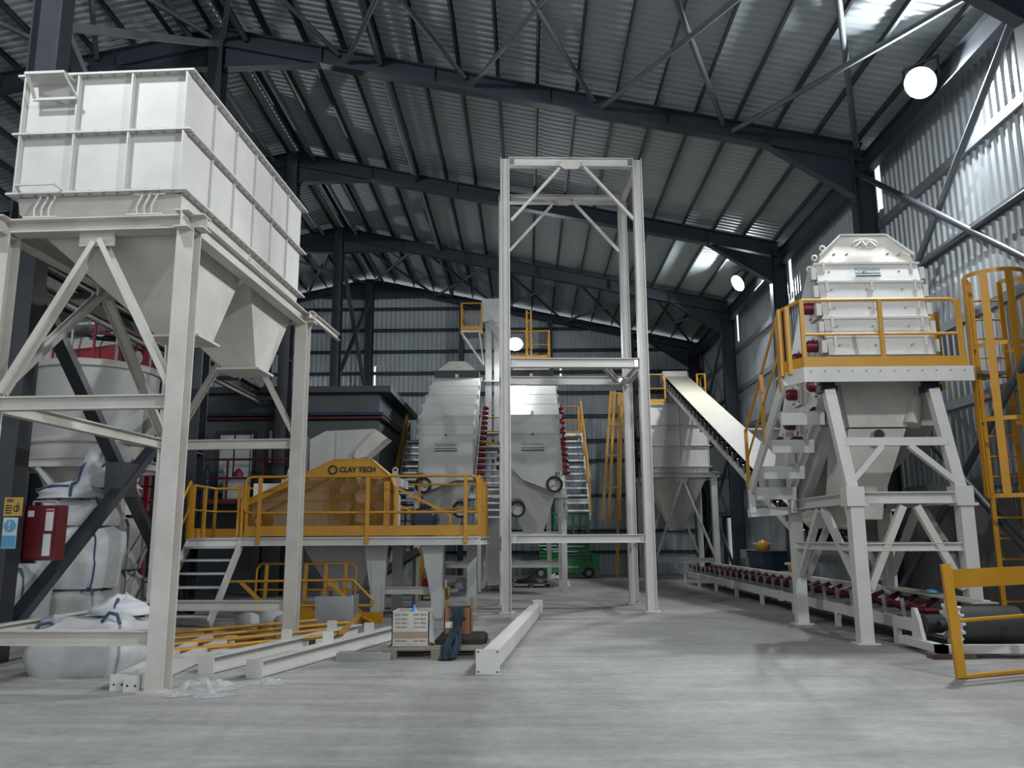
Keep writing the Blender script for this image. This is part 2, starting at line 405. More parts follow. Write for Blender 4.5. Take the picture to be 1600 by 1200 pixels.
for x in (-2.75, 1.05, 4.5, -11, -15.5):
    b = MB(); b.ib((x, 34.45, 0), (x, 34.45, roofz(x)-.15), .3, .2, (0, 1, 0)); b.build('gable_post', 'navy', wf)
# door in the right wall, leaf standing ajar
dr = struct(bpy.data.objects.new('door_1', None)); COL.objects.link(dr); dr.location = (7.5, 31.6, 0)
b = MB(); b.box((7.55, 31.95, 0), (7.59, 32.6, 2.2)); b.build('door_leaf', 'roomd', dr)
b = MB(); b.box((7.54, 31.89, 0), (7.60, 31.95, 2.25)); b.build('door_jamb', 'navy', dr)
b = MB(); b.box((7.54, 29.6, 0), (7.60, 29.75, 2.25)); b.build('door_jamb', 'navy', dr)
b = MB(); b.box((7.54, 29.6, 2.18), (7.62, 32.6, 2.28)); b.build('door_head', 'navy', dr)

# ------------------------------------------------------------------ floodlights
def flood(label, loc, aim, power, size=.55):
    loc = V(loc); d = (V(aim)-loc).normalized()
    t = thing('floodlight', label, 'lamp', loc, 'hall floodlights')
    dd, s, u = frame3(d, (0, 0, 1))
    b = MB(); b.tube(loc-d*.22, loc-d*.1, size*.2, 20, size*.34); b.tube(loc-d*.1, loc-d*.02, size*.44, 20, size*.5); b.build('housing', 'brace', t)
    b = MB(); b.tube(loc-d*.019, loc-d*.005, size*.47, 20); b.build('lens', 'lens', t)
    b = MB(); b.bar(loc-d*.1-s*size*.55, loc-d*.1-s*size*.55+V((0, 0, .35)), .03, .04); b.bar(loc-d*.1+s*size*.55, loc-d*.1+s*size*.55+V((0, 0, .35)), .03, .04)
    b.bar(loc-d*.1-s*size*.55+V((0, 0, .35)), loc-d*.1+s*size*.55+V((0, 0, .35)), .03, .04); b.build('bracket', 'purlin', t)
    L = bpy.data.lights.new('lamp_light', 'AREA'); L.shape = 'DISK'; L.size = size*.9; L.spread = math.pi; L.energy = power; L.color = (.93, .97, 1)
    o = bpy.data.objects.new('lamp_light', L); COL.objects.link(o); o.parent = t; o.location = d*.03
    o.rotation_euler = d.to_track_quat('-Z', 'Y').to_euler()
    return t
flood('large dazzling floodlight under the right eave, nearest of them', (6.83, 13.2, 9.16), (6.83-.72, 13.2-.55, 9.16-.62), LAMP_W*1.05)
flood('smaller floodlight under the right eave farther back, left of the crested machine', (6.75, 25.4, 9.4), (6.75-.8, 25.4-.25, 9.4-.5), LAMP_W*.8)
flood('floodlight glaring behind the left post of the white tower', (-.36, 27.6, 8.0), (-.36, 27.1, 7.45), LAMP_W*.2)
flood('small distant lamp on the far end wall seen under the hopper bin', (-12.0, 33.6, 8.1), (-11.6, 32.9, 7.7), LAMP_W*.5, .3)
flood('floodlight under the right eave behind the viewer', (6.75, 1.2, 9.15), (6.75-.7, 1.2+.6, 9.15-.25), LAMP_W*1.05)
flood('floodlight on the ridge column at upper left, out of frame', (-6.3, 5.2, 10.6), (-5.8, 6.0, 10.4), LAMP_W*.7)

# ------------------------------------------------------------------ big hopper bin on its stand (left)
def bin_on_stand(Mx, W, Ln, zt, z0, z1, rows, nc, nl, outs, outz, frame_mat, bin_mat, lab_bin, lab_st, cones, bz=3.08, beams=(.52, 2.95)):
    """local frame: right-near leg at origin, x right (bin spans -W..0), y along the bin"""
    o3 = Mx @ V((-W/2, Ln/2, 0))
    st = thing('hopper_stand', lab_st, 'steel stand', o3)
    legs = [(0, 0), (-W, 0), (0, Ln), (-W, Ln)]
    for (x, y) in legs:
        b = MB(Mx); b.ib((x, y, .02), (x, y, zt-.12), .20, .19, (0, 1, 0), .018, .014); b.build('leg', frame_mat, st)
        b = MB(Mx); b.box((x-.15, y-.15, 0), (x+.15, y+.15, .02)); b.build('base_plate', frame_mat, st)
    for (x) in (-W, 0):
        b = MB(Mx); b.ib((x, -.22, zt-.06), (x, Ln+.2, zt-.06), .2, .16); b.build('top_beam', frame_mat, st)
    for (y) in (0, Ln):
        b = MB(Mx); b.ib((-W-.2, y-.0, zt-.05), (.2, y-.0, zt-.05), .16, .2); b.build('top_beam', frame_mat, st)
    for z in beams:
        for y in (0, Ln):
            b = MB(Mx); b.ib((-W+.1, y, z), (-.1, y, z), .15, .12); b.build('cross_beam', frame_mat, st)
        b = MB(Mx); b.ib((-W, .1, z), (-W, Ln-.1, z), .15, .12); b.build('cross_beam', frame_mat, st)
    for (p0, p1, p2) in (((-W/2, 0, zt-.18), (-W+.1, 0, bz), (-.1, 0, bz)), ((-W/2, Ln, zt-.18), (-W+.1, Ln, bz), (-.1, Ln, bz)),
                         ((-W, Ln/2, zt-.18), (-W, .12, bz), (-W, Ln-.12, bz))):
        for q in (p1, p2):
            b = MB(Mx)
            pp = V(p0)+(V(q)-V(p0))*.03
            b.ext(cprof(.15, .06), pp, q, (0, 1, 0) if p0[1] != Ln/2 else (1, 0, 0)); b.build('brace', frame_mat, st)
        b = MB(Mx); c = V(p0)
        if p0[1] != Ln/2: b.box((c.x-.2, c.y-.015, c.z-.1), (c.x+.2, c.y+.015, c.z+.08))
        else: b.box((c.x-.015, c.y-.2, c.z-.1), (c.x+.015, c.y+.2, c.z+.08))
        b.build('gusset_plate', frame_mat, st)
    # the bin
    bn = thing('hopper_bin', lab_bin, 'hopper', Mx @ V((-W/2, Ln/2, z0)))
    xa, xb, ya, yb = -W+.06, -.12, 0.0, Ln+.03
    ph = (z1-z0)/rows
    for r in range(rows):
        za = z0+r*ph
        for k in range(nc):
            dx = (xb-xa)/nc
            for yy in (ya, yb):
                b = MB(Mx); b.box((xa+k*dx+.012, yy, za+.012), (xa+(k+1)*dx-.012, yy+(.02 if yy == ya else -.02), za+ph-.012)); b.build('wall_plate', bin_mat, bn)
        for k in range(nl):
            dy = (yb-ya)/nl
            for xx in (xa, xb):
                b = MB(Mx); b.box((xx, ya+k*dy+.012, za+.012), (xx+(.02 if xx == xa else -.02), ya+(k+1)*dy-.012, za+ph-.012)); b.build('wall_plate', bin_mat, bn)
    for r in range(rows+1):
        za = z0+r*ph; e = .085
        b = MB(Mx)
        b.box((xa-e, ya-e, za-.012), (xb+e, ya+.01, za+.012)); b.box((xa-e, yb-.01, za-.012), (xb+e, yb+e, za+.012))
        b.box((xa-e, ya, za-.012), (xa+.01, yb, za+.012)); b.box((xb-.01, ya, za-.012), (xb+e, yb, za+.012)); b.build('flange', bin_mat, bn)
        b = MB(Mx)
        for k in range(nc*4):
            x = xa+(k+.5)*(xb-xa)/(nc*4); b.box((x-.012, ya-.06, za-.03), (x+.012, ya-.036, za+.03))
        for k in range(nl*4):
            y = ya+(k+.5)*(yb-ya)/(nl*4); b.box((xb+.036, y-.012, za-.03), (xb+.06, y+.012, za+.03))
        o = b.build('bolt_row', 'seam', bn); o['kind'] = 'stuff'
    for k in range(nc+1):
        x = xa+k*(xb-xa)/nc; b = MB(Mx); b.box((x-.01, ya-.075, z0), (x+.01, ya, z1)); b.build('rib', bin_mat, bn)
    for k in range(1, nl):
        y = ya+k*(yb-ya)/nl; b = MB(Mx); b.box((xb, y-.008, z0), (xb+.03, y+.008, z1)); b.build('rib', bin_mat, bn)
    zc = z0-.02
    for (y0, y1, ox, oy, hw) in cones:
        rings = [[(xa, y0, zc), (xb, y0, zc), (xb, y1, zc), (xa, y1, zc)],
                 [(xa+.02, y0+.02, zc-.18), (xb-.02, y0+.02, zc-.18), (xb-.02, y1-.02, zc-.18), (xa+.02, y1-.02, zc-.18)],
                 [(ox-hw, oy-hw, outz), (ox+hw, oy-hw, outz), (ox+hw, oy+hw, outz), (ox-hw, oy+hw, outz)]]
        b = MB(Mx); b.loft(rings); c = b.build('cone', 'cream', bn)
        b = MB(Mx); b.box((ox-hw-.07, oy-hw-.07, outz-.03), (ox+hw+.07, oy+hw+.07, outz)); b.build('outlet_flange', 'cream', c)
    for x in (xa+.28, xb-.45):        # load cell struts under the near edge
        for j in range(3):
            xx = x+j*.085
            b = MB(Mx); b.path([(xx-.03, ya-.04, zt+.05), (xx-.025, ya-.05, zt+.16), (xx+.02, ya-.05, zt+.26), (xx+.03, ya-.03, z0)], .013, 6); b.build('tie_rod', bin_mat, bn)
        b = MB(Mx); b.box((x-.12, ya-.1, zt+.035), (x+.28, ya+.06, zt+.055)); b.build('load_cell_plate', bin_mat, bn)
    return st, bn
HM = fr(-3.72, 8.66, -.0455)
st, bn = bin_on_stand(HM, 2.1, 4.07, 5.0, 5.34, 6.79, 2, 3, 6, None, 3.93, 'cream', 'white',
    'large white panelled hopper bin with two cones, high at left', 'white steel stand under the large hopper bin at left', 
    [(.02, 2.02, -.55, 1.22, .24), (2.08, 4.08, -.55, 3.2, .24)])
# lifting handles on the bin's near face
b = MB(HM); b.box((-1.93, -.26, 6.70), (-1.46, -.0, 6.73)); b.bar((-1.90, -.25, 6.71), (-1.88, -.1, 6.47), .035, .02); b.bar((-1.48, -.25, 6.71), (-1.38, -.1, 6.47), .035, .02)
b.bar((-1.90, -.1, 6.47), (-1.38, -.1, 6.47), .03, .03); b.build('inspection_step', 'white', bn)
b = MB(HM); b.bar((-1.96, -.15, 5.41), (-1.52, -.15, 5.41), .02, .025); b.bar((-1.52, -.15, 5.41), (-1.42, -.03, 5.34), .02, .025); b.bar((-1.96, -.15, 5.41), (-1.98, -.03, 5.34), .02, .025); b.build('step_bracket', 'white', bn)
b = MB(HM); b.ch((.14, 3.9, 4.97), (.16, 5.45, 4.97), .12, .06); b.build('top_beam', 'cream', st)

# right-hand bin far back, same build but taller
RM = fr(6.35, 28.4, 0.0)
bin_on_stand(RM, 2.15, 2.6, 3.62, 3.85, 6.0, 3, 2, 3, None, 1.75, 'screen', 'white',
    'white panelled bin with pyramid cone at the head of the inclined conveyor', 'white braced stand under the bin at the back right',
    [(.02, 2.58, -1.1, 1.3, .2)], bz=.85, beams=(.72,))

# ------------------------------------------------------------------ white tower frame
TM = fr(-.43, 17.36, .05); TW, TD, TH = 2.97, 2.06, 9.87
tw = thing('tower_frame', 'tall white steel tower frame of four posts, in mid floor', 'steel frame', TM @ V((TW/2, TD/2, 0)))
for x in (0, TW):
    for y in (0, TD):
        b = MB(TM); b.ib((x, y, .02), (x, y, TH), .2, .21, (1, 0, 0) if True else (0, 1, 0), .016, .012); b.build('post', 'white', tw)
        b = MB(TM); b.box((x-.16, y-.16, 0), (x+.16, y+.16, .02)); b.build('base_plate', 'white', tw)
for z in (1.47, 5.18, TH-.09):
    for y in (0, TD):
        b = MB(TM); b.ib((.1, y, z), (TW-.1, y, z), .2 if z > 2 else .17, .16); b.build('cross_beam', 'white', tw)
        b = MB(TM)
        for x in (.12, TW-.2): b.box((x, y-.02, z-.08), (x+.09, y+.02, z+.08))
        b.build('splice_plate', 'galv', tw)
    for x in (0, TW):
        b = MB(TM); b.ib((x, .1, z), (x, TD-.1, z), .18, .14); b.build('cross_beam', 'white', tw)
b = MB(TM); b.ib((2.1, .1, 5.17), (2.7, TD-.1, 5.17), .13, .1); b.build('floor_brace', 'white', tw)
for y in (0, TD):
    for s in (1, -1):
        cx = TW/2
        b = MB(TM); b.ext(cprof(.09, .05), (cx+s*.28, y-.03, TH-.22), (cx+s*(cx-.12), y-.03, TH-1.45), (0, 1, 0)); b.build('brace', 'white', tw)
    b = MB(TM); b.prism([(cx-.28, y-.11, TH-.19), (cx-.15, y-.11, TH-.06), (cx+.2, y-.11, TH-.06), (cx+.2, y-.11, TH-.2), (cx+.12, y-.11, TH-.28), (cx-.15, y-.11, TH-.28)], (0, .02, 0)); b.build('gusset_plate', 'cream', tw)

# ------------------------------------------------------------------ yellow railing helper
def rail_run(parent, pts, h=1.15, post_every=1.4, toe=True, m='yellow', mid=True, posts=True, r=.024):
    """pts: list of 3D deck points; builds posts, top and mid rails and toe boards"""
    for i in range(len(pts)-1):
        a, c = V(pts[i]), V(pts[i+1]); L = (c-a).length; up_ = V((0, 0, h))
        b = MB(); b.tube(a+up_, c+up_, r, 8); b.build('top_rail', m, parent)
        if mid: b = MB(); b.tube(a+up_*.53, c+up_*.53, r*.8, 8); b.build('mid_rail', m, parent)
        if toe: b = MB(); b.bar(a+V((0, 0, .09)), c+V((0, 0, .09)), .012, .18); b.build('toe_board', m, parent)
        n = max(1, round(L/post_every))
        if posts:
            for k in range(n+1):
                if k == n and i < len(pts)-2: continue
                p = a+(c-a)*(k/n)
                b = MB(); b.bar(p-V((0, 0, .12)), p+up_, .06, .014 if abs((c-a).normalized().x) > .5 else .06, (0, 1, 0)); b.build('post', m, parent)

# ------------------------------------------------------------------ crusher platform
CX0, CX1, CY0, CY1, CZ = -5.45, -.90, 16.0, 18.6, 1.53
pf = thing('crusher_platform', 'raised work platform with yellow guard rails around the crusher', 'platform', (-3.2, 17.3, 0))
b = MB(); b.box((CX0, CY0, CZ-.03), (CX1, CY1, CZ)); b.build('deck', 'galv', pf)
b = MB(); b.box((CX0-1.05, CY0, CZ-.03), (CX0, CY0+1.2, CZ)); b.build('stair_landing', 'galv', pf)
for (p0, p1) in (((CX0-1.05, CY0, CZ-.09), (CX1, CY0, CZ-.09)), ((CX1, CY0, CZ-.09), (CX1, CY1, CZ-.09)), ((CX0, CY1, CZ-.09), (CX1, CY1, CZ-.09)), ((CX0, CY0, CZ-.09), (CX0, CY1, CZ-.09))):
    b = MB(); b.ch(p0, p1, .14, .06); b.build('edge_beam', 'white', pf)
for (x, y) in ((-2.95, 16.6), (-1.75, 16.4), (-2.75, 17.9), (-1.85, 17.9), (-4.9, 18.2), (-1.2, 18.3)):
    b = MB(); b.ib((x+.0, y, 0), (x, y, CZ-.15), .2, .2); b.build('leg', 'screen', pf)
b = MB(); b.loft([[(-3.02, 16.55, .1), (-2.80, 16.55, .1), (-2.80, 16.7, .1), (-3.02, 16.7, .1)], [(-3.2, 16.5, 1.38), (-2.75, 16.5, 1.38), (-2.75, 16.7, 1.38), (-3.2, 16.7, 1.38)]]); b.build('tapered_leg', 'screen', pf)
b = MB(); b.loft([[(-1.80, 16.3, .1), (-1.66, 16.3, .1), (-1.66, 16.45, .1), (-1.80, 16.45, .1)], [(-2.05, 16.25, 1.38), (-1.62, 16.25, 1.38), (-1.62, 16.45, 1.38), (-2.05, 16.45, 1.38)]]); b.build('tapered_leg', 'screen', pf)
b = MB(); b.ib((-2.85, 16.6, .5), (-1.75, 16.5, .5), .14, .12); b.build('cross_beam', 'screen', pf)
# front rail: two bent-end rail loops
for (xa, xb) in ((CX0+.02, CX1-.05),):
    b = MB()
    b.path([(xa+.12, CY0, 2.68), (xa+.03, CY0, 2.65), (xa, CY0, 2.58), (xa, CY0, 2.08), (xa+.03, CY0, 2.02), (xa+.12, CY0, 1.99), (xb, CY0, 1.99)], .026, 8)
    b.path([(xa+.12, CY0, 2.68), (xb-.1, CY0, 2.68), (xb-.02, CY0, 2.64), (xb, CY0, 2.55), (xb, CY0, 1.99)], .026, 8); b.build('guard_rail', 'yellow', pf)
b = MB(); b.box((CX0+.05, CY0-.04, 1.55), (CX1, CY0-.028, 1.74)); b.build('toe_board', 'yellow', pf)
for x in (-5.13, -3.05, -1.17):
    b = MB(); b.bar((x, CY0-.05, 1.40), (x, CY0-.05, 2.66), .07, .04, (0, 1, 0)); b.build('post', 'yellow', pf)
rail_run(pf, [(CX1-.02, CY0+.05, CZ), (CX1-.02, CY1, CZ)], 1.15, .6)
rail_run(pf, [(CX0+.05, CY1, CZ), (CX1, CY1, CZ)], 1.15, 1.3)
rail_run(pf, [(CX0-1.0, CY0+.05, CZ), (CX0-1.0, CY0+1.2, CZ), (CX0-.02, CY0+1.2, CZ)], 1.0, .55)
for x in (CX0-.12, CX0-.03, CX0-.2): b = MB(); b.bar((x, CY0+.3, CZ), (x, CY0+.3, 2.55), .04, .05); b.build('post', 'yellow', pf)
# stairs down towards the viewer
sr = thing('platform_stairs', 'short white steel stair up to the crusher platform', 'stairs', (-6.0, 15.2, 0))
for x in (CX0-.02, CX0-1.03):
    b = MB(); b.bar((x, CY0+.02, CZ-.11), (x, 14.62, .07), .04, .2, (0, 0, 1)); b.build('stringer', 'white', sr)
for k in range(6):
    f = (k+.7)/6.6; y = CY0-(CY0-14.6)*f; z = CZ*(1-f)
    b = MB(); b.box((CX0-1.01, y-.13, z-.04), (CX0-.04, y+.13, z)); b.build('tread', 'galv', sr)
xl = CX0-1.05
b = MB(); b.tube((xl, CY0, 2.6), (xl, 14.5, 1.05), .026, 8); b.build('handrail', 'yellow', sr)
b = MB(); b.tube((xl, CY0, 2.1), (xl, 14.5, .55), .022, 8); b.build('mid_rail', 'yellow', sr)
for k in range(4):
    f = k/3; y = CY0-.02-(CY0-14.6)*f; z = 1.5*(1-f)
    b = MB(); b.bar((xl, y, max(.02, z-.05)), (xl, y, z+1.08), .06, .05); b.build('post', 'yellow', sr)

# ------------------------------------------------------------------ crusher with guard
cr = thing('roller_crusher', 'yellow guarded crusher with big flywheel on the raised platform', 'machine', (-3.9, 17.2, CZ))
GY = 16.55
prof = [(-5.72, 1.62), (-5.72, 2.20), (-3.85, 3.06), (-3.12, 3.06), (-2.72, 2.72), (-2.63, 2.5), (-2.63, 1.62)]
def pr3(pl, y): return [(x, y, z) for x, z in pl]
b = MB(); b.prism(pr3([(-4.9, 1.55), (-4.9, 2.55), (-3.0, 2.6), (-2.75, 2.4), (-2.75, 1.55)], 17.15), (0, 1.0, 0)); b.build('crusher_body', 'screen', cr)
b = MB(); b.prism(pr3([(-4.58, 2.70), (-3.85, 3.05), (-3.12, 3.05), (-2.74, 2.70), (-2.95, 2.66), (-3.5, 2.72)], GY), (0, .015, 0)); hood = b.build('name_panel', 'yellow', cr)
b = MB(); b.prism(pr3([(-5.7, 1.64), (-5.7, 2.18), (-4.55, 2.71), (-2.74, 2.71), (-2.64, 2.48), (-2.64, 1.64)], GY+.018), (0, .008, 0)); b.build('mesh_guard', 'yellowd', cr)
b = MB(); b.bar((-5.70, GY+.03, 2.14), (-4.45, GY+.03, 2.73), .09, .03, (0, 1, 0)); b.build('guard_edge', 'yellow', cr)
gb = MB(); n = len(prof)
for i in range(n):
    (x0, z0), (x1, z1) = prof[i], prof[(i+1) % n]
    gb.bar((x0, GY+.2, z0), (x1, GY+.2, z1), .03, .42, (0, 1, 0))
gb.bar((-2.78, GY-.01, 1.64), (-2.78, GY-.01, 2.62), .12, .03, (0, 1, 0)); gb.build('guard_frame', 'yellow', cr)
b = MB(); b.box((-5.6, 16.98, 1.6), (-2.7, 17.02, 2.62)); b.build('guard_back', 'cream', cr)
def wheel(name, c, Ro, Ri, hub, spokes, mm, hm):
    c = V(c); b = MB(); n_ = 40
    def ringpts(r, y): return [c+V((r*math.cos(2*math.pi*i/n_), y, r*math.sin(2*math.pi*i/n_))) for i in range(n_)]
    rr = [ringpts(Ro, -.1), ringpts(Ro, .1), ringpts(Ri, .1), ringpts(Ri, -.1), ringpts(Ro, -.1)]
    b.loft(rr, False)
    for k in range(spokes):
        a = 2*math.pi*k/spokes
        b.bar(c, c+V((math.cos(a)*Ri*1.03, 0, math.sin(a)*Ri*1.03)), .14, .14, (0, 1, 0))
    o = b.build(name, mm, cr); b = MB(); b.tube(c+V((0, -.13, 0)), c+V((0, .13, 0)), hub, 20); b.build('hub', hm, o); return o
wheel('flywheel', (-3.31, 16.80, 2.33), .66, .52, .135, 6, 'wheel', 'belt')
wheel('pulley', (-5.3, 16.80, 1.86), .17, .12, .06, 4, 'wheel', 'wheel')
b = MB(); b.bar((-5.28, 16.80, 2.03), (-3.5, 16.80, 2.96), .12, .02); b.bar((-5.28, 16.80, 1.70), (-3.3, 16.80, 1.68), .12, .02); b.build('drive_belt', 'blacks', cr)
for x in (-4.0, -3.55, -4.3):
    b = MB(); b.box((x, 16.93, 1.75), (x+.28, 16.97, 2.05+.2*(x > -3.9))); b.build('backing_plate', 'cream', cr)
b = MB(); b.tube((-5.32, GY-.03, 1.84), (-5.32, GY-.05, 1.84), .075, 14); b.build('warning_disc', 'orange', cr)
text('CLAY TECH', .145, 'ink', hood, (-3.38, GY-.01, 2.85), FRONT, ext=.003, sx=.95, bold=.006)
b = MB()
gc = V((-3.88, GY-.008, 2.85)); 
for k in range(10):
    a0 = 2*math.pi*k/10; b.bar(gc+V((math.cos(a0)*.075, 0, math.sin(a0)*.075)), gc+V((math.cos(a0+.5)*.095, 0, math.sin(a0+.5)*.095)), .035, .006, (0, 1, 0))
b.ring(gc, .07, .008, 16, 'y', 4); b.build('gear_logo', 'ink', hood)
for x in (-4.95, -2.75):
    b = MB(); b.prism([(x-.1, 17.3, 2.72), (x+.1, 17.3, 2.72), (x+.05, 17.3, 2.88), (x-.05, 17.3, 2.88)], (0, .03, 0)); b.ring((x, 17.32, 2.9), .05, .02, 12, 'y'); b.build('lifting_lug', 'screen', cr)
b = MB(); b.box((-5.1, 17.2, 2.55), (-2.6, 18.2, 2.72)); b.build('top_frame', 'screen', cr)
# motor on the platform
mo = thing('electric_motor', 'dark blue electric motor behind the crusher guard', 'motor', (-2.0, 16.7, CZ))
b = MB(); b.tube((-2.02, 16.45, 1.86), (-2.02, 17.0, 1.86), .25, 24); b.tube((-2.02, 16.36, 1.86), (-2.02, 16.45, 1.86), .19, 24, .25); b.build('motor_body', 'blue', mo)
b = MB()
for k in range(14):
    a = 2*math.pi*k/14; b.bar((-2.02+.25*math.cos(a), 16.5, 1.86+.25*math.sin(a)), (-2.02+.25*math.cos(a), 16.95, 1.86+.25*math.sin(a)), .012, .03)
b.build('cooling_fin', 'blue', mo)
b = MB(); b.box((-2.2, 16.45, CZ), (-1.84, 17.0, CZ+.09)); b.build('motor_base', 'blacks', mo)
b = MB(); b.box((-2.13, 16.6, 2.09), (-1.9, 16.85, 2.17)); b.build('terminal_box', 'blacks', mo)
b = MB(); b.bar((-2.62, 16.4, 2.5), (-1.5, 16.4, 1.95), .04, .05); b.bar((-1.5, 16.4, 1.95), (-1.5, 16.4, 1.6), .05, .05); b.bar((-2.6, 16.4, 2.2), (-2.15, 16.5, 1.95), .02, .02); b.build('belt_guard_arm', 'yellow', mo)
# white feed chute standing on the crusher
ft = thing('feed_chute', 'white angular feed chute standing on top of the crusher', 'chute', (-3.9, 17.7, 2.72))
b = MB(); b.prism(pr3([(-4.6, 2.72), (-4.62, 3.58), (-4.28, 3.76), (-3.25, 3.80), (-3.2, 3.78), (-3.62, 3.30), (-3.66, 3.2), (-3.60, 2.72)], 17.5), (0, .6, 0)); b.build('chute_body', 'screen', ft)
b = MB(); b.prism(pr3([(-3.20, 3.78), (-2.95, 3.60), (-3.40, 3.20), (-3.58, 3.15), (-3.66, 3.2), (-3.62, 3.32)], 17.42), (0, .62, 0)); b.build('chute_mouth', 'cream', ft)
b = MB(); b.box((-4.05, 17.485, 2.75), (-3.85, 17.5, 3.75)); b.build('stiffening_plate', 'screen', ft)
# equipment under the platform
ue = thing('discharge_hopper', 'grey discharge hopper below the crusher platform', 'hopper', (-3.7, 17.6, 0))
b = MB(); b.loft([[(-4.0, 17.2, .45), (-3.4, 17.2, .45), (-3.4, 17.9, .45), (-4.0, 17.9, .45)], [(-4.6, 17.1, 1.4), (-3.0, 17.1, 1.4), (-3.0, 18.2, 1.4), (-4.6, 18.2, 1.4)]]); b.build('hopper_body', 'screen', ue)
b = MB(); b.box((-4.2, 17.2, 0), (-3.2, 17.9, .45)); b.build('base', 'seam', ue)
ic = thing('discharge_conveyor', 'dark inclined discharge conveyor under the crusher platform', 'conveyor', (-3.1, 18.8, 0))
b = MB(); b.bar((-4.0, 18.9, .25), (-2.4, 18.9, 1.2), .6, .12); b.build('conveyor_bed', 'blacks', ic)
b = MB(); b.bar((-4.0, 18.58, .3), (-2.4, 18.58, 1.25), .04, .14); b.bar((-4.0, 19.2, .3), (-2.4, 19.2, 1.25), .04, .14); b.build('side_frame', 'seam', ic)
for x in (-3.9, -2.5): b = MB(); b.bar((x, 18.9, 0), (x, 18.9, .25+(x+4)*.6), .08, .5, (0, 1, 0)); b.build('support', 'seam', ic)

# ------------------------------------------------------------------ yellow railings stored below the platform
def flat_rail(label, p0, p1, h, lean, nposts, skew=0., end=None):
    p0, p1 = V(p0), V(p1); t = thing('railing_section', label, 'railing', (p0+p1)/2, 'loose railing sections by the crusher')
    d = (p1-p0).normalized(); upv = V((0, lean, 1)).normalized()*h
    b = MB(); b.path([p0, p0+upv*.9, p0+upv+d*.08, p1+upv-d*.08, p1+upv*.9, p1], .025, 8); b.build('top_rail', 'yellow', t)
    b = MB(); b.tube(p0+upv*.5, p1+upv*.5, .02, 8); b.build('mid_rail', 'yellow', t)
    for k in range(nposts):
        q = p0+(p1-p0)*((k+.5)/nposts); b = MB(); b.bar(q, q+upv+d*skew, .07, .03, (0, 1, 0)); b.build('post', 'yellow', t)
    b = MB(); b.bar(p0+V((0, 0, .09)), p1+V((0, 0, .09)), .015, .18); b.build('toe_board', 'yellow', t)
flat_rail('upright yellow railing section standing below the crusher platform, rear one', (-5.35, 16.6, .02), (-3.35, 16.45, .02), 1.0, .1, 5)
sl = thing('stair_railing', 'slanted yellow stair railing lying below the crusher platform, in front', 'railing', (-4.2, 15.7, 0), 'loose railing sections by the crusher')
b = MB(); b.path([(-5.55, 15.75, .72), (-3.25, 15.75, .74), (-2.85, 15.75, .36), (-2.86, 15.75, .28), (-4.6, 15.75, .28)], .024, 8); b.build('rail_tube', 'yellow', sl)
for x in (-5.35, -3.7): b = MB(); b.bar((x, 15.75, .72), (x+.75, 15.75, .02), .07, .03, (0, 1, 0)); b.build('post', 'yellow', sl)
b = MB(); b.bar((-4.2, 15.6, .1), (-2.6, 15.3, .1), .02, .2); b.bar((-3.0, 15.4, .1), (-2.75, 15.1, .03), .06, .05); b.build('toe_board', 'yellow', sl)
rd = thing('railing_section', 'long yellow four-tube railing laid flat on the floor behind the hopper stand', 'railing', (-3.9, 12.5, 0), 'loose railing sections by the crusher')
for (a, c) in (((-5.6, 12.3), (-2.95, 14.75)), ((-5.25, 11.6), (-2.85, 13.8)), ((-4.9, 11.0), (-2.78, 12.95)), ((-4.65, 10.35), (-2.62, 12.1))):
    b = MB(); b.tube((*a, .14), (*c, .17), .028, 8); b.build('rail_tube', 'yellow', rd)
b = MB(); b.bar((-2.93, 14.85, .2), (-2.60, 11.9, .2), .07, .04); b.build('end_post', 'yellow', rd)
for (a, c) in (((-4.9, 13.1), (-4.2, 10.7)), ((-3.5, 14.0), (-3.0, 11.9))): b = MB(); b.bar((*a, .055), (*c, .055), .1, .11); b.build('skid', 'woodd', rd)
ch_ = MB(); ch_.box((-4.35, 12.1, .0), (-3.75, 12.7, .12)); ch_.solo('timber_block', 'woodd', 'dark timber block under the yellow tubes on the floor', 'block')
gp = thing('sheet_panel', 'small grey galvanised cabinet shell beside the far hopper leg', 'panel', (-3.15, 13.5, 0))
b = MB(); b.box((-3.55, 14.2, 0), (-2.95, 14.25, .55)); b.box((-2.97, 14.25, 0), (-2.92, 14.7, .56)); b.box((-3.55, 14.25, 0), (-3.5, 14.7, .5)); b.box((-3.5, 14.65, 0), (-2.97, 14.7, .5)); b.build('panel_sheet', 'galv', gp)
for (x, y, s, lab) in ((-4.7, 14.3, .22, 'left of three small grey sacks on the floor by the stairs'), (-4.35, 14.5, .26, 'middle and largest of three small grey sacks by the stairs'), (-4.05, 14.3, .2, 'right of three small grey sacks on the floor by the stairs')):
    b = MB(); b.lathe((x, y, 0), [(.01, .005), (s*.8, .01), (s, s*.5), (s*.85, s*1.1), (.3*s, s*1.3)], 10); b.solo('cement_sack', 'bagd', lab, 'sack', 'small sacks by the stairs')

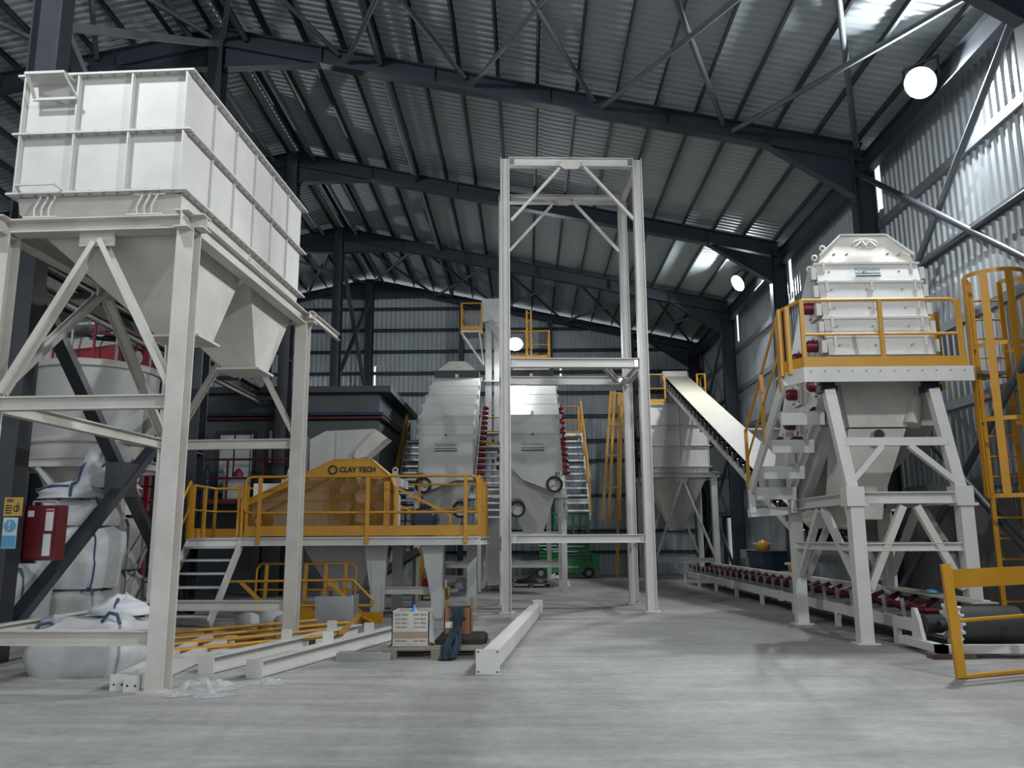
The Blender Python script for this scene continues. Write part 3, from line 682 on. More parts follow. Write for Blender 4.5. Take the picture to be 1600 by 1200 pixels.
# ------------------------------------------------------------------ control room, back left
rm = thing('control_room', 'charcoal clad raised control room at the back left', 'building', (-7.2, 25.9, 0))
RX0, RX1, RY0, RY1, RZ0, RZ1 = -10.2, -4.15, 23.1, 28.3, 2.55, 5.55
b = MB(); b.box((RX0, RY0, RZ0), (RX1, RY1, RZ1)); b.build('wall', 'room', rm)
b = MB(); b.box((RX0-.15, RY0-.25, RZ1), (RX1+.35, RY1+.2, RZ1+.18)); b.build('roof', 'roomd', rm)
for (z, mm) in ((4.95, 'blue'), (4.84, 'idler')):
    b = MB(); b.path([(RX0, RY0-.1, z), (RX1+.1, RY0-.1, z), (RX1+.1, RY1, z)], .05, 8); b.build('pipe', mm, rm)
b = MB(); b.box((-8.75, RY0-.06, 2.7), (-7.6, RY0, 4.5)); d_ = b.build('doorway', 'roomd', rm)
b = MB(); b.box((-8.6, RY0-.08, 2.75), (-8.22, RY0-.06, 4.38)); b.build('pane', 'glass', d_)
b = MB(); b.box((-8.17, RY0-.08, 2.75), (-7.75, RY0-.06, 4.38)); b.build('pane', 'glass', d_)
b = MB(); b.box((-7.72, RY0-.09, 2.75), (-7.68, RY0-.06, 4.4)); b.build('jamb', 'white', d_)
b = MB(); b.box((-7.35, RY0-.06, 3.55), (-7.02, RY0, 4.55)); s_ = b.build('window', 'roomd', rm)
b = MB(); b.box((-7.22, RY0-.08, 3.6), (-7.14, RY0-.06, 4.5)); b.build('pane', 'signw', s_)
b = MB(); b.box((RX0, RY0-1.1, RZ0-.12), (RX1+.1, RY0, RZ0)); b.build('walkway', 'red', rm)
for z in (2.55+.55, 2.55+1.05):
    b = MB(); b.tube((-8.95, RY0-1.05, z), (-6.0, RY0-1.05, z), .03, 8); b.build('rail', 'red', rm)
for x in (-8.95, -8.0, -7.05, -6.0): b = MB(); b.bar((x, RY0-1.05, RZ0), (x, RY0-1.05, RZ0+1.05), .05, .05); b.build('rail_post', 'red', rm)
for x in (-10.0, -7.5, -4.4):
    for y in (RY0+.2, RY1-.3): b = MB(); b.ib((x, y, 0), (x, y, RZ0), .2, .2); b.build('leg', 'column', rm)
b = MB(); b.box((RX0, RY0+1.4, .0), (RX1-.2, RY0+1.45, RZ0)); b.build('lower_wall', 'room', rm)
b = MB(); b.box((-6.55, RY0-.35, 3.2), (-6.1, RY0-.06, 4.3)); eb = b.build('switch_box', 'screen', rm)
b = MB(); b.box((-6.52, RY0-.36, 4.05), (-6.2, RY0-.351, 4.2)); b.build('warning_sticker', 'signy', eb)
wc = thing('white_cabinet', 'white equipment cabinet on the control room walkway', 'cabinet', (-7.9, 22.4, 2.55))
b = MB(); b.box((-8.15, 22.2, 2.55), (-7.55, 22.6, 3.15)); b.build('cabinet_body', 'screen', wc)
b = MB(); b.box((-8.1, 22.19, 2.6), (-7.6, 22.2, 3.1)); b.build('door', 'white', wc)
b = MB(); b.lathe((-7.82, 22.4, 3.15), [(.12, 0), (.14, .1), (.05, .22), (.01, .24)], 10); b.solo('red_helmet', 'redb', 'small red helmet on the white walkway cabinet', 'helmet')
bc = thing('gas_cylinder', 'blue gas cylinder on the control room walkway', 'cylinder', (-8.7, 22.5, 2.55))
b = MB(); b.lathe((-8.7, 22.5, 2.55), [(.15, 0), (.15, .7), (.06, .85), (.04, .95)], 14); b.build('bottle', 'blue', bc)
# side stair of the control room
cs = thing('control_room_stair', 'dark steel stair and railing on the right side of the control room', 'stairs', (-3.7, 26, 0))
for x in (-4.0, -3.35):
    b = MB(); b.bar((x, 28.2, 4.4), (x, 24.4, 1.1), .05, .2); b.build('stringer', 'column', cs)
    b = MB(); b.tube((x, 28.2, 5.4), (x, 24.4, 2.1), .025, 6); b.build('handrail', 'brace' if x > -3.5 else 'column', cs)
    for k in range(5): f = k/4; b = MB(); b.bar((x, 28.2-3.8*f, 4.4-3.3*f), (x, 28.2-3.8*f, 5.4-3.3*f), .04, .04); b.build('post', 'column', cs)
for k in range(13):
    f = (k+.5)/13; b = MB(); b.box((-3.98, 28.05-3.8*f, 4.4-3.3*f), (-3.37, 28.3-3.8*f, 4.44-3.3*f)); b.build('tread', 'column', cs)

# crane / pipe rack beam
pk = thing('pipe_rack_beam', 'long dark rusty beam with pipes running back at left above the tank', 'beam', (-7.6, 16, 5.3))
b = MB(); b.ib((-7.6, 8.0, 5.5), (-7.6, 22.9, 5.5), .36, .2); b.build('beam', 'column', pk)
b = MB(); b.box((-7.49, 8.0, 5.68), (-7.46, 22.9, 5.73)); b.build('edge_angle', 'wood', pk)
for (dx, z, mm) in ((.16, 5.35, 'woodd'), (.16, 5.25, 'seam')):
    b = MB(); b.tube((-7.6+dx, 8, z), (-7.6+dx, 22.9, z), .04, 8); b.build('pipe', mm, pk)
for y in (9.5, 12.6, 16.6, 19.5, 22.5): b = MB(); b.bar((-7.6, y, 5.32), (-6.9, y, 5.32), .08, .1); b.build('bracket', 'column', pk)

# ------------------------------------------------------------------ storage tank at left
TX, TY, TRD = -8.55, 16.1, 1.14
tk = thing('mixing_tank', 'white cylindrical tank with red drive on top, behind the hopper stand', 'tank', (TX, TY, 0))
b = MB(); b.lathe((TX, TY, 0), [(TRD, 3.35), (TRD, 4.75)], 40); b.build('shell', 'screen', tk)
b = MB(); b.lathe((TX, TY, 0), [(TRD+.05, 4.72), (TRD+.05, 4.84), (TRD-.2, 4.9)], 40); b.build('top_rim', 'cream', tk)
b = MB(); b.lathe((TX, TY, 0), [(TRD+.03, 3.28), (TRD+.05, 3.3), (TRD+.05, 3.36), (TRD+.0, 3.38)], 40); b.build('ring_flange', 'cream', tk)
b = MB(); b.lathe((TX, TY, 0), [(.25, 1.5), (TRD-.25, 2.75), (TRD-.02, 2.95), (TRD-.02, 3.3)], 40); b.build('cone', 'cream', tk)
b = MB(); 
for (p0, p1) in (((TX-1.2, TY-1.15, 2.9), (TX+1.2, TY-1.15, 2.9)), ((TX-1.2, TY+1.15, 2.9), (TX+1.2, TY+1.15, 2.9)), ((TX+1.2, TY-1.15, 2.9), (TX+1.2, TY+1.15, 2.9)), ((TX-1.2, TY-1.15, 2.9), (TX-1.2, TY+1.15, 2.9))):
    b = MB(); b.ib(p0, p1, .17, .15); b.build('ring_beam', 'white', tk)
for (x, y) in ((-1.2, -1.15), (1.2, -1.15), (-1.2, 1.15), (1.2, 1.15)):
    b = MB(); b.ib((TX+x, TY+y, 0), (TX+x, TY+y, 2.82), .17, .17); b.build('leg', 'white', tk)
b = MB(); b.bar((TX-.35, TY-1.15, 2.82), (TX+1.1, TY-1.15, 1.2), .08, .1, (0, 1, 0)); b.build('brace', 'white', tk)
b = MB(); b.prism([(TX-.35, TY-.6, 4.88), (TX+.75, TY-.6, 4.88), (TX+.85, TY-.6, 5.25), (TX+.5, TY-.6, 5.2), (TX-.3, TY-.6, 5.12)], (0, .7, 0)); b.build('drive_housing', 'redb', tk)
b = MB(); b.prism([(TX-.32, TY-.62, 5.12), (TX+.5, TY-.62, 5.2), (TX+.7, TY-.5, 5.28), (TX-.2, TY-.5, 5.38)], (0, .6, .05)); b.build('drive_cover', 'cream', tk)
b = MB(); b.box((TX-.75, TY-.75, 4.9), (TX-.42, TY-.2, 5.4)); b.build('control_box', 'screen', tk)
b = MB(); b.tube((TX+.75, TY-.45, 5.0), (TX+1.02, TY-.5, 4.98), .13, 14); b.build('gear_motor', 'seam', tk)
b = MB(); b.path([(TX-.95, TY-.2, 5.55), (TX-.4, TY-.25, 5.72), (TX+.3, TY-.25, 5.74), (TX+.8, TY-.2, 5.6), (TX+1.05, TY-.1, 5.3)], .15, 14); b.build('foil_duct', 'foil', tk)
for x in (-.4, -.05, .3): b = MB(); b.ring((TX+x, TY-.25, 5.73), .155, .014, 14, 'x'); b.build('duct_clamp', 'seam', tk)
for k in range(9):
    a = math.pi*(1.02+.96*k/8); x, y = TX+math.cos(a)*1.05, TY+math.sin(a)*1.05
    if k < 8:
        a2 = math.pi*(1.02+.96*(k+1)/8); q = V((TX+math.cos(a2)*1.05, TY+math.sin(a2)*1.05, 0))
        b = MB(); b.tube((x, y, 5.72), q+V((0, 0, 5.72)), .018, 6); b.tube((x, y, 5.35), q+V((0, 0, 5.35)), .014, 6); b.build('rail', 'red', tk)
    b = MB(); b.bar((x, y, 4.85), (x, y, 5.72), .04, .03); b.build('rail_post', 'redb' if k % 2 else 'screen', tk)
# red lattice ladder tower beside the tank
rdw = thing('red_ladder_tower', 'tall dark red ladder tower beside the white tank', 'ladder', (-7.65, 17.75, 0))
for (x, y) in ((-8.30, 17.6), (-7.85, 17.6), (-8.30, 18.05), (-7.85, 18.05)):
    b = MB(); b.bar((x, y, 0), (x, y, 6.25), .1, .1, (0, 1, 0)); b.build('upright', 'redb', rdw)
b = MB(); b.box((-8.40, 17.5, 4.2), (-8.07, 17.58, 6.3)); b.box((-8.40, 17.5, 6.05), (-7.75, 17.58, 6.3)); b.build('side_plate', 'redb', rdw)
for k in range(17):
    b = MB(); b.bar((-8.30, 17.6, .3+k*.33), (-7.85, 17.6, .3+k*.33), .03, .04); b.build('rung', 'redb', rdw)
for z in (2.0, 3.9):
    b = MB(); b.box((-8.35, 17.54, z), (-7.80, 18.1, z+.09)); b.build('stage_frame', 'redb', rdw)
b = MB(); b.path([(-8.30, 17.6, 5.75), (-9.25, 17.3, 5.95)], .025, 6); b.build('tie_pipe', 'redb', rdw)

# ------------------------------------------------------------------ bulk bags
def bag(label, c, sx, sy, sz, seed, mm='bag', sag=.1, group=None, top='tuck', name='bulk_bag', rz=0.):
    t = thing(name, label, 'bulk bag', c, group); rr = random.Random(seed)
    n, m = 28, 13; rings = []; c = V(c)
    for j in range(m+1):
        f = j/m; z = sz*f
        bul = 1+.09*math.sin(math.pi*min(1, f*1.05))-.04*(1-f)**4
        if f > .86: bul *= 1-(f-.86)*(2.2 if top == 'tuck' else .8)
        ring = []
        for i in range(n):
            a = 2*math.pi*(i+.5)/n; ca, sa = math.cos(a), math.sin(a); e = .38 if f < .9 else .55
            x = sx/2*bul*math.copysign(abs(ca)**e, ca); y = sy/2*bul*math.copysign(abs(sa)**e, sa)
            nz = noise.noise(V((x*3+seed*7, y*3, z*3)))*.055+noise.noise(V((x*7+seed*3, y*7, z*6)))*.032
            q = V((x, y, 0))*(1+nz/max(.2, V((x, y, 0)).length)) + V((0, 0, z*(1-sag*.0)+(nz*1.6 if j > 1 else 0)))
            q = Matrix.Rotation(rz, 3, 'Z') @ q
            if j == 0: q.z = 0.0
            ring.append(c+q)
        rings.append(ring)
    b = MB(); b.loft(rings, True, True); body = b.build('bag_body', mm, t)
    for sgx in (-1, 1):
        for sgy in (-1,):
            x, y = sx/2*.99*sgx, sy/2*.99*sgy
            b = MB(); pts = []
            for j in range(m-1):
                idx = 17 if sgx < 0 else 24
                p = rings[j][idx]; out = (p-c); out.z = 0; pts.append(p+out.normalized()*.006)
            b.path(pts, .014, 5); b.build('corner_seam', 'bluestrap' if seed % 3 == 0 else 'seam', t)
            tp = pts[-1]; b = MB(); b.path([tp, tp+V((sgx*-.05, .02, .1)), tp+V((sgx*-.16, .05, .12)), tp+V((sgx*-.24, .05, .02))], .02, 5); b.build('lifting_loop', 'bluestrap', t)
    return t
G = 'white bulk bags at left'
bag('white bulk bag sitting on the floor under the hopper stand, in front', (-5.1, 9.95, 0), 1.1, .85, .62, 4, group=G)
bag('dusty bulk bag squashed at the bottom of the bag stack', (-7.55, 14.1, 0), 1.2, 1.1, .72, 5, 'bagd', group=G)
bag('tall full bulk bag in the middle of the bag stack', (-7.5, 14.05, .72), 1.05, 1.0, 1.0, 6, group=G)
bag('bulging bulk bag near the top of the stack, with blue ties', (-7.5, 14.05, 1.74), .98, .9, .42, 8, group=G)
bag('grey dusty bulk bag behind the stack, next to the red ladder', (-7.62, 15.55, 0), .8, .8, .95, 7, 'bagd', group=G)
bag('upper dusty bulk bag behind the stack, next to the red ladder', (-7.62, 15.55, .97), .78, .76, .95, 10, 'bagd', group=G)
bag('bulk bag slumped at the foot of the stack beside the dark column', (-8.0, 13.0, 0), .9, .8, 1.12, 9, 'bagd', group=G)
def crumple(name, label, c, sx, sy, sz, seed, mm, amp=.3, cat='bulk bag', group=None, strap=None):
    rr = random.Random(seed); c = V(c); n = 18; rings = []
    for j in range(9):
        f = j/8; ring = []
        for i in range(n):
            a = 2*math.pi*i/n; rad = math.sqrt(max(0, 1-(f*.98)**2.2))*(1+.5*amp*noise.noise(V((math.cos(a)*2+seed, math.sin(a)*2, f*3))))
            z = sz*f*(1+amp*noise.noise(V((math.cos(a)*1.5, math.sin(a)*1.5+seed, f*2))))
            ring.append(c+V((sx/2*rad*math.cos(a), sy/2*rad*math.sin(a), max(0, z))))
        rings.append(ring)
    t = thing(name, label, cat, c, group)
    b = MB(); b.loft(rings, True, True); b.build('folded_sack', mm, t)
    for s in (strap or []):
        b = MB(); b.path([c+V(q) for q in s], .022, 5); b.build('strap', 'bluestrap', t)
    return t
crumple('empty_bag', 'folded empty white bag with blue straps lying on the bag stack', (-7.6, 13.9, 2.18), 1.3, .9, .25, 3, 'bag', .5, group=G, strap=[[(.15, -.42, .02), (.16, -.45, .12), (.1, -.3, .24), (.05, -.1, .27)], [(-.5, -.3, .12), (-.2, -.35, .2), (.05, -.3, .2)]])
crumple('empty_bag', 'crumpled empty white bag standing peaked on top of the stack', (-7.2, 14.15, 2.36), 1.05, .8, .62, 12, 'bag', .75, group=G, strap=[[(-.35, -.3, .1), (-.32, -.28, .35), (-.15, -.1, .6)], [(.05, -.32, .35), (.2, -.3, .45), (.42, -.2, .35)]])
crumple('empty_bag', 'round white filled bag on top of the rear bag pile', (-7.6, 15.5, 1.95), .8, .7, .62, 15, 'bag', .2, group=G)
crumple('empty_bag', 'crumpled white bag heaped on the floor bag under the stand', (-4.84, 10.1, .63), .75, .5, .18, 18, 'bag', .6, group=G, strap=[[(.0, -.2, .0), (.02, -.2, .1), (.0, -.1, .18)]])

# red fire cabinet and signs on the near ridge column
cb = thing('fire_cabinet', 'dark red metal cabinet with paper stickers on the near column', 'cabinet', (-6.3, 10.95, 1.24))
b = MB(); b.box((-6.58, 10.85, 1.24), (-6.13, 11.08, 1.95)); b.build('cabinet_body', 'maroon', cb)
b = MB(); b.box((-6.55, 10.835, 1.27), (-6.16, 10.85, 1.92)); dd_ = b.build('door', 'maroon', cb)
for (x0, z0, x1, z1) in ((-6.52, 1.80, -6.44, 1.88), (-6.28, 1.62, -6.18, 1.9), (-6.29, 1.30, -6.19, 1.58)):
    b = MB(); b.box((x0, 10.828, z0), (x1, 10.834, z1)); b.build('paper_sticker', 'paper', dd_)
b = MB(); b.box((-6.28, 10.824, 1.865), (-6.18, 10.828, 1.89)); b.build('sticker_heading', 'redb', dd_)
b = MB(); b.path([(-6.5, 10.9, 1.95), (-6.5, 10.9, 2.0), (-6.2, 10.9, 2.0), (-6.18, 10.9, 1.95)], .014, 5); b.build('handle', 'seam', cb)
sg = thing('warning_sign', 'yellow warning sign on the dark column above the blue sign', 'sign', (-6.410, 10.36, 1.78))
b = MB(); b.box((-6.540, 10.345, 1.80), (-6.310, 10.355, 2.03)); b.build('plate', 'signy', sg)
b = MB(); b.box((-6.510, 10.34, 1.97), (-6.430, 10.345, 2.01)); b.build('heading', 'redb', sg)
b = MB(); 
for k in range(4): b.box((-6.520, 10.34, 1.83+k*.03), (-6.440, 10.345, 1.845+k*.03))
b.build('printed_lines', 'ink', sg)
b = MB(); b.ring((-6.380, 10.342, 1.89), .035, .006, 14, 'y', 4); b.bar((-6.380, 10.342, 1.86), (-6.360, 10.342, 1.96), .012, .006, (0, 1, 0)); b.build('pictogram', 'ink', sg)
sg = thing('mandatory_sign', 'pale blue exclamation mark sign on the dark column', 'sign', (-6.440, 10.36, 1.4))
b = MB(); b.box((-6.530, 10.345, 1.40), (-6.350, 10.355, 1.78)); b.build('plate', 'signw', sg)
b = MB(); b.tube((-6.440, 10.338, 1.68), (-6.440, 10.345, 1.68), .075, 24); b.box((-6.525, 10.338, 1.41), (-6.355, 10.345, 1.56)); b.build('blue_symbol', 'signb', sg)
b = MB(); b.box((-6.450, 10.33, 1.67), (-6.430, 10.338, 1.73)); b.tube((-6.440, 10.33, 1.64), (-6.440, 10.338, 1.64), .013, 8); b.build('exclamation_mark', 'white', sg)

# ------------------------------------------------------------------ two central screening machines
def motors(parent, side_x, pts, out, mm='red'):
    for (y, z) in pts:
        b = MB(); b.tube((side_x, y, z), (side_x+out*.16, y, z), .085, 12); b.tube((side_x+out*.16, y, z), (side_x+out*.22, y, z), .085, 12, .055); o = b.build('vibrator_motor', mm, parent)
        b = MB(); b.box((side_x-.02, y-.13, z-.13), (side_x+.02, y+.13, z+.13)); b.build('motor_bracket', 'screen', o)
def logo(parent, x, y, z, s=1.):
    text('MOGENSEN', .115*s, 'teal', parent, (x, y, z+.09*s), FRONT, ext=.002, sx=1.0)
    b = MB(); b.box((x-.33*s, y-.004, z-.02*s), (x+.33*s, y, z+.005*s)); b.box((x-.33*s, y-.004, z-.1*s), (x+.33*s, y, z-.055*s)); b.build('logo_bar', 'teal', parent)
def centre_screen(xc, label, flip):
    W = .78; t = thing('vibrating_screen', label, 'machine', (xc, 25.4, 0), 'tall white screening machines in the middle')
    front = [(23.55, 3.3), (23.55, 4.38), (23.62, 4.68), (23.78, 4.98), (24.6, 5.42), (25.45, 5.86), (26.3, 6.3), (27.1, 6.72)]
    b = MB(); b.prism([(xc-W, y, z) for y, z in front]+[(xc-W, 27.35, 6.6), (xc-W, 25.3, 3.9), (xc-W, 24.9, 3.3)], (2*W, 0, 0)); b.build('casing', 'screen', t)
    for i in range(len(front)-1):
        (y0, z0), (y1, z1) = front[i], front[i+1]; dv = V((0, y1-y0, z1-z0)).normalized(); nv = V((0, -dv.z, dv.y))
        e = .02; p0 = V((0, y0, z0))+dv*e; p1 = V((0, y1, z1))-dv*e
        b = MB(); b.prism([p0+V((xc-W+.01, 0, 0)), p0+V((xc+W-.01, 0, 0)), p1+V((xc+W-.01, 0, 0)), p1+V((xc-W+.01, 0, 0))], nv*.025); o = b.build('cover_plate', 'screen', t)
        b = MB(); b.bar(V((xc-W-.03, y1, z1))+nv*.01, V((xc+W+.03, y1, z1))+nv*.01, .03, .035); b.build('clamp_strip', 'screen', t)
        for s in (-1, 1):
            b = MB(); b.box((xc+s*(W+.03)-.03, y1-.05, z1-.1), (xc+s*(W+.03)+.03, y1+.03, z1+.03)); b.build('cover_latch', 'white', t)
    b = MB(); b.box((xc-.04, 23.70, 4.98), (xc+.04, 23.76, 5.1)); b.build('hasp', 'white', t)
    b = MB(); b.box((xc-.05, 27.0, 6.75), (xc+.05, 27.06, 6.86)); b.build('hasp', 'white', t)
    b = MB(); b.tube((xc+.0, 23.5, 4.40), (xc+.0, 23.54, 4.40), .03, 8); b.build('knob', 'blacks', t)
    b = MB(); b.box((xc-W+.04, 27.1, 6.7), (xc+W-.04, 27.8, 7.0)); b.build('feed_box', 'roomd', t)
    b = MB(); b.prism([(xc-W+.15, 27.05, 7.0), (xc+W-.15, 27.05, 7.0), (xc+W-.5, 27.2, 7.34), (xc-W+.5, 27.2, 7.34)], (0, .5, 0)); b.build('feed_hood', 'cream', t)
    logo(t, xc+.0, 23.52, 4.02)
    motors(t, xc+W+.06, [(24.0+k*.27, 3.35+k*.2) for k in range(13)], 1)
    if flip: motors(t, xc-W-.06, [(24.0+k*.6, 3.5+k*.3) for k in range(4)], -1)
    # lower hopper
    b = MB(); b.loft([[(xc-W, 23.6, 3.3), (xc+W, 23.6, 3.3), (xc+W, 25.2, 3.3), (xc-W, 25.2, 3.3)], [(xc-W+.12, 23.9, 2.55), (xc+W-.2, 23.9, 2.55), (xc+W-.2, 25.1, 2.55), (xc-W+.12, 25.1, 2.55)],
                      [(xc-.25, 24.3, 1.55), (xc+.25, 24.3, 1.55), (xc+.25, 24.9, 1.55), (xc-.25, 24.9, 1.55)]]); b.build('lower_hopper', 'screen', t)
    sd = 1 if flip else -1
    b = MB(); b.prism([(xc-sd*W, 23.35, 4.0 if flip else 3.3), (xc-sd*.2, 23.35, 3.45), (xc+sd*.62, 23.35, 3.3 if not flip else 3.35), (xc+sd*.62, 23.35, 2.95), (xc+sd*.35, 23.35, 2.85), (xc-sd*.3, 23.35, 3.1), (xc-sd*W, 23.35, 3.6 if flip else 3.1)], (0, .5, 0)); b.build('side_chute', 'screen', t)
    for (x, z) in ((xc+sd*.6, 2.98), (xc-sd*.45, 2.3)):
        b = MB(); b.tube((x, 23.25, z-.02), (x, 23.9, z+.12), .2, 18, cap=False); o = b.build('outlet_pipe', 'seam', t)
        b = MB(); b.ring((x, 23.25, z-.02), .205, .035, 20, 'y'); b.build('pipe_collar', 'blacks', o)
        b = MB(); b.tube((x, 23.45, z), (x, 23.47, z), .19, 18); b.build('pipe_inside', 'dust' if z < 2.5 or flip else 'dust', o)
    for (x, y) in ((-W-.1, 24.2), (W+.1, 24.2), (-W-.1, 26.6), (W+.1, 26.6)):
        b = MB(); b.ib((xc+x, y, 0), (xc+x, y, 2.9 if y < 25 else 4.6), .16, .16); b.build('leg', 'white', t)
    for y in (24.2, 26.6):
        for z in (.72, 1.6, 2.75):
            b = MB(); b.ib((xc-W-.1, y, z), (xc+W+.1, y, z), .13, .1); b.build('cross_beam', 'white', t)
    for s in (-1, 1):
        b = MB(); b.bar((xc+s*(W+.1), 24.2, 2.8), (xc+s*(W+.1), 26.6, 4.5), .1, .14); b.build('side_beam', 'white', t)
        b = MB(); b.bar((xc+s*(W+.1), 26.55, .2), (xc+s*(W+.1), 24.3, 2.7), .06, .08); b.build('brace', 'white', t)
        b = MB(); b.box((xc+s*(W+.1)-.3, 24.0, 2.62), (xc+s*(W+.1)+.12, 24.3, 2.72)); b.build('bearing_shelf', 'white', t)
    return t
centre_screen(-2.30, 'left of the two tall white screening machines behind the tower frame', False)
centre_screen(.18, 'right of the two tall white screening machines, partly behind the tower post', True)
def side_stair(label, x0, x1, y_top, z_top, y_bot, z_bot, n, left=True, right=True, mm='galv', name='access_stair', tread_h=.05):
    t = thing(name, label, 'stairs', ((x0+x1)/2, (y_top+y_bot)/2, 0), 'access stairs of the screening machines')
    for x, on in ((x0, left), (x1, right)):
        b = MB(); b.bar((x, y_top, z_top-.1), (x, y_bot, z_bot-.1), .04, .2); b.build('stringer', 'screen', t)
        if on:
            b = MB(); b.tube((x, y_top, z_top+1), (x, y_bot, z_bot+1), .026, 8); b.build('handrail', 'yellow', t)
            b = MB(); b.tube((x, y_top, z_top+.5), (x, y_bot, z_bot+.5), .02, 8); b.build('mid_rail', 'yellow', t)
            for k in range(4):
                f = k/3; p = V((x, y_top+(y_bot-y_top)*f, z_top+(z_bot-z_top)*f)); b = MB(); b.bar(p, p+V((0, 0, 1)), .05, .05); b.build('post', 'yellow', t)
    for k in range(n):
        f = (k+.5)/n; y = y_top+(y_bot-y_top)*f; z = z_top+(z_bot-z_top)*f
        b = MB(); b.box((x0+.02, y-.13, z-tread_h), (x1-.02, y+.13, z)); b.build('tread', mm, t)
    return t
def stair_legs(t, x0, x1, y, z):
    for x in (x0, x1): b = MB(); b.bar((x, y, 0), (x, y, z), .1, .1, (0, 1, 0)); b.build('leg', 'white', t)
t = side_stair('grey stair with yellow rails right of the right central screening machine', 1.12, 1.78, 26.6, 4.85, 23.6, 2.15, 12, False, True); b = MB(); b.bar((1.12, 26.6, 0), (1.12, 26.6, 4.7), .1, .1, (0, 1, 0)); b.build('leg', 'white', t)
b = MB(); b.bar((1.12, 24.2, 2.55), (1.78, 24.2, 2.55), .08, .1); b.build('support_arm', 'white', t)
b = MB(); b.bar((1.12, 26.6, 4.7), (1.78, 26.6, 4.7), .08, .1); b.build('support_arm', 'white', t)
t = side_stair('grey stair between the two central screening machines', -1.36, -.74, 26.6, 4.5, 23.9, 2.0, 12, False, False); stair_legs(t, -1.36, -.74, 26.6, 4.4); stair_legs(t, -1.36, -.74, 23.95, 1.9)
t = side_stair('grey stair with yellow rails left of the left central screening machine', -3.95, -3.25, 26.6+.6, 4.75, 24.0+.6, 2.3, 11, True, True); stair_legs(t, -3.95, -3.25, 27.2, 4.6); stair_legs(t, -3.95, -3.25, 24.7, 2.2)
for (x0, x1, lab) in ((1.12, 1.78, 'small landing with yellow rails right of the central screening machines'), (-1.36, -.74, 'small landing with yellow rails between the central screening machines')):
    t = thing('stair_landing', lab, 'platform', ((x0+x1)/2, 27.2, 0), 'landings of the central machines')
    b = MB(); b.box((x0, 26.75, 4.75 if x0 > 0 else 4.4), (x1, 27.6, 4.82 if x0 > 0 else 4.47)); b.build('deck', 'galv', t)
    z = 4.82 if x0 > 0 else 4.47
    for x in ((x0, x1) if x0 < 0 else (x0,)): b = MB(); b.bar((x, 27.55, 0), (x, 27.55, z), .1, .1, (0, 1, 0)); b.build('leg', 'white', t)
    b = MB(); b.bar((x0, 27.5, z-.12), (x1, 27.5, z-.12), .08, .1); b.build('support_arm', 'white', t)
    rail_run(t, [(x0+.02, 27.55, z), (x1-.02, 27.55, z)], 1.0, .6)
# bucket elevator
el = thing('bucket_elevator', 'tall white bucket elevator shaft between the screening machines', 'elevator', (-1.02, 28.35, 0))
EY0, EY1 = 28.1, 28.6
b = MB(); b.box((-1.45, EY0, 0), (-.95, EY1, 3.2)); b.build('boot_section', 'screen', el)
b = MB(); b.box((-1.40, EY0+.03, 3.2), (-1.18, EY1, 8.9)); b.box((-1.10, EY0+.03, 3.2), (-.92, EY1, 8.9)); b.build('casing', 'screen', el)
for z in (3.2, 5.0, 6.8): b = MB(); b.box((-1.46, EY0-.03, z), (-.88, EY1+.03, z+.05)); b.build('flange', 'white', el)
b = MB(); b.box((-1.52, EY0-.1, 8.9), (-.82, EY1+.15, 9.75)); b.build('head_section', 'screen', el)
b = MB(); b.bar((-1.2, EY0-.05, 8.9), (-.6, 27.9, 8.0), .25, .25); b.build('discharge_spout', 'screen', el)
ep = thing('elevator_platform', 'small high platform with yellow rails at the elevator head', 'platform', (-1.2, 28.3, 8.45))
b = MB(); b.box((-2.25, 27.9, 8.52), (-1.48, 28.8, 8.57)); b.build('deck', 'galv', ep)
for x in (-2.22, -1.6): b = MB(); b.bar((x, 27.95, 8.5), (-1.45, 28.1, 7.4), .05, .07); b.build('bracket', 'screen', ep)
rail_run(ep, [(-2.22, 28.75, 8.57), (-2.22, 27.92, 8.57), (-1.52, 27.92, 8.57)], 1.0, .7)
ep2 = thing('elevator_platform', 'high yellow railed platform right of the elevator head, behind the lamp', 'platform', (.1, 28.5, 7.5))
b = MB(); b.box((-.8, 28.3, 7.55), (.85, 29.4, 7.6)); b.build('deck', 'galv', ep2)
for (x, y) in ((-.7, 28.4), (.75, 28.4), (.75, 29.3), (-.7, 29.3)): b = MB(); b.bar((x, y, 0), (x, y, 7.55), .12, .12, (0, 1, 0)); b.build('leg', 'screen', ep2)
rail_run(ep2, [(-.78, 28.32, 7.6), (.83, 28.32, 7.6), (.83, 29.38, 7.6)], 1.05, .8)
b = MB(); b.bar((.05, 28.32, 7.6), (.05, 28.32, 9.4), .06, .06); b.bar((.2, 28.32, 7.6), (.2, 28.32, 9.4), .06, .06); b.build('ladder_post', 'yellow', ep2)
for k in range(6): b = MB(); b.bar((.05, 28.32, 7.9+k*.28), (.2, 28.32, 7.9+k*.28), .03, .03); b.build('rung', 'yellow', ep2)

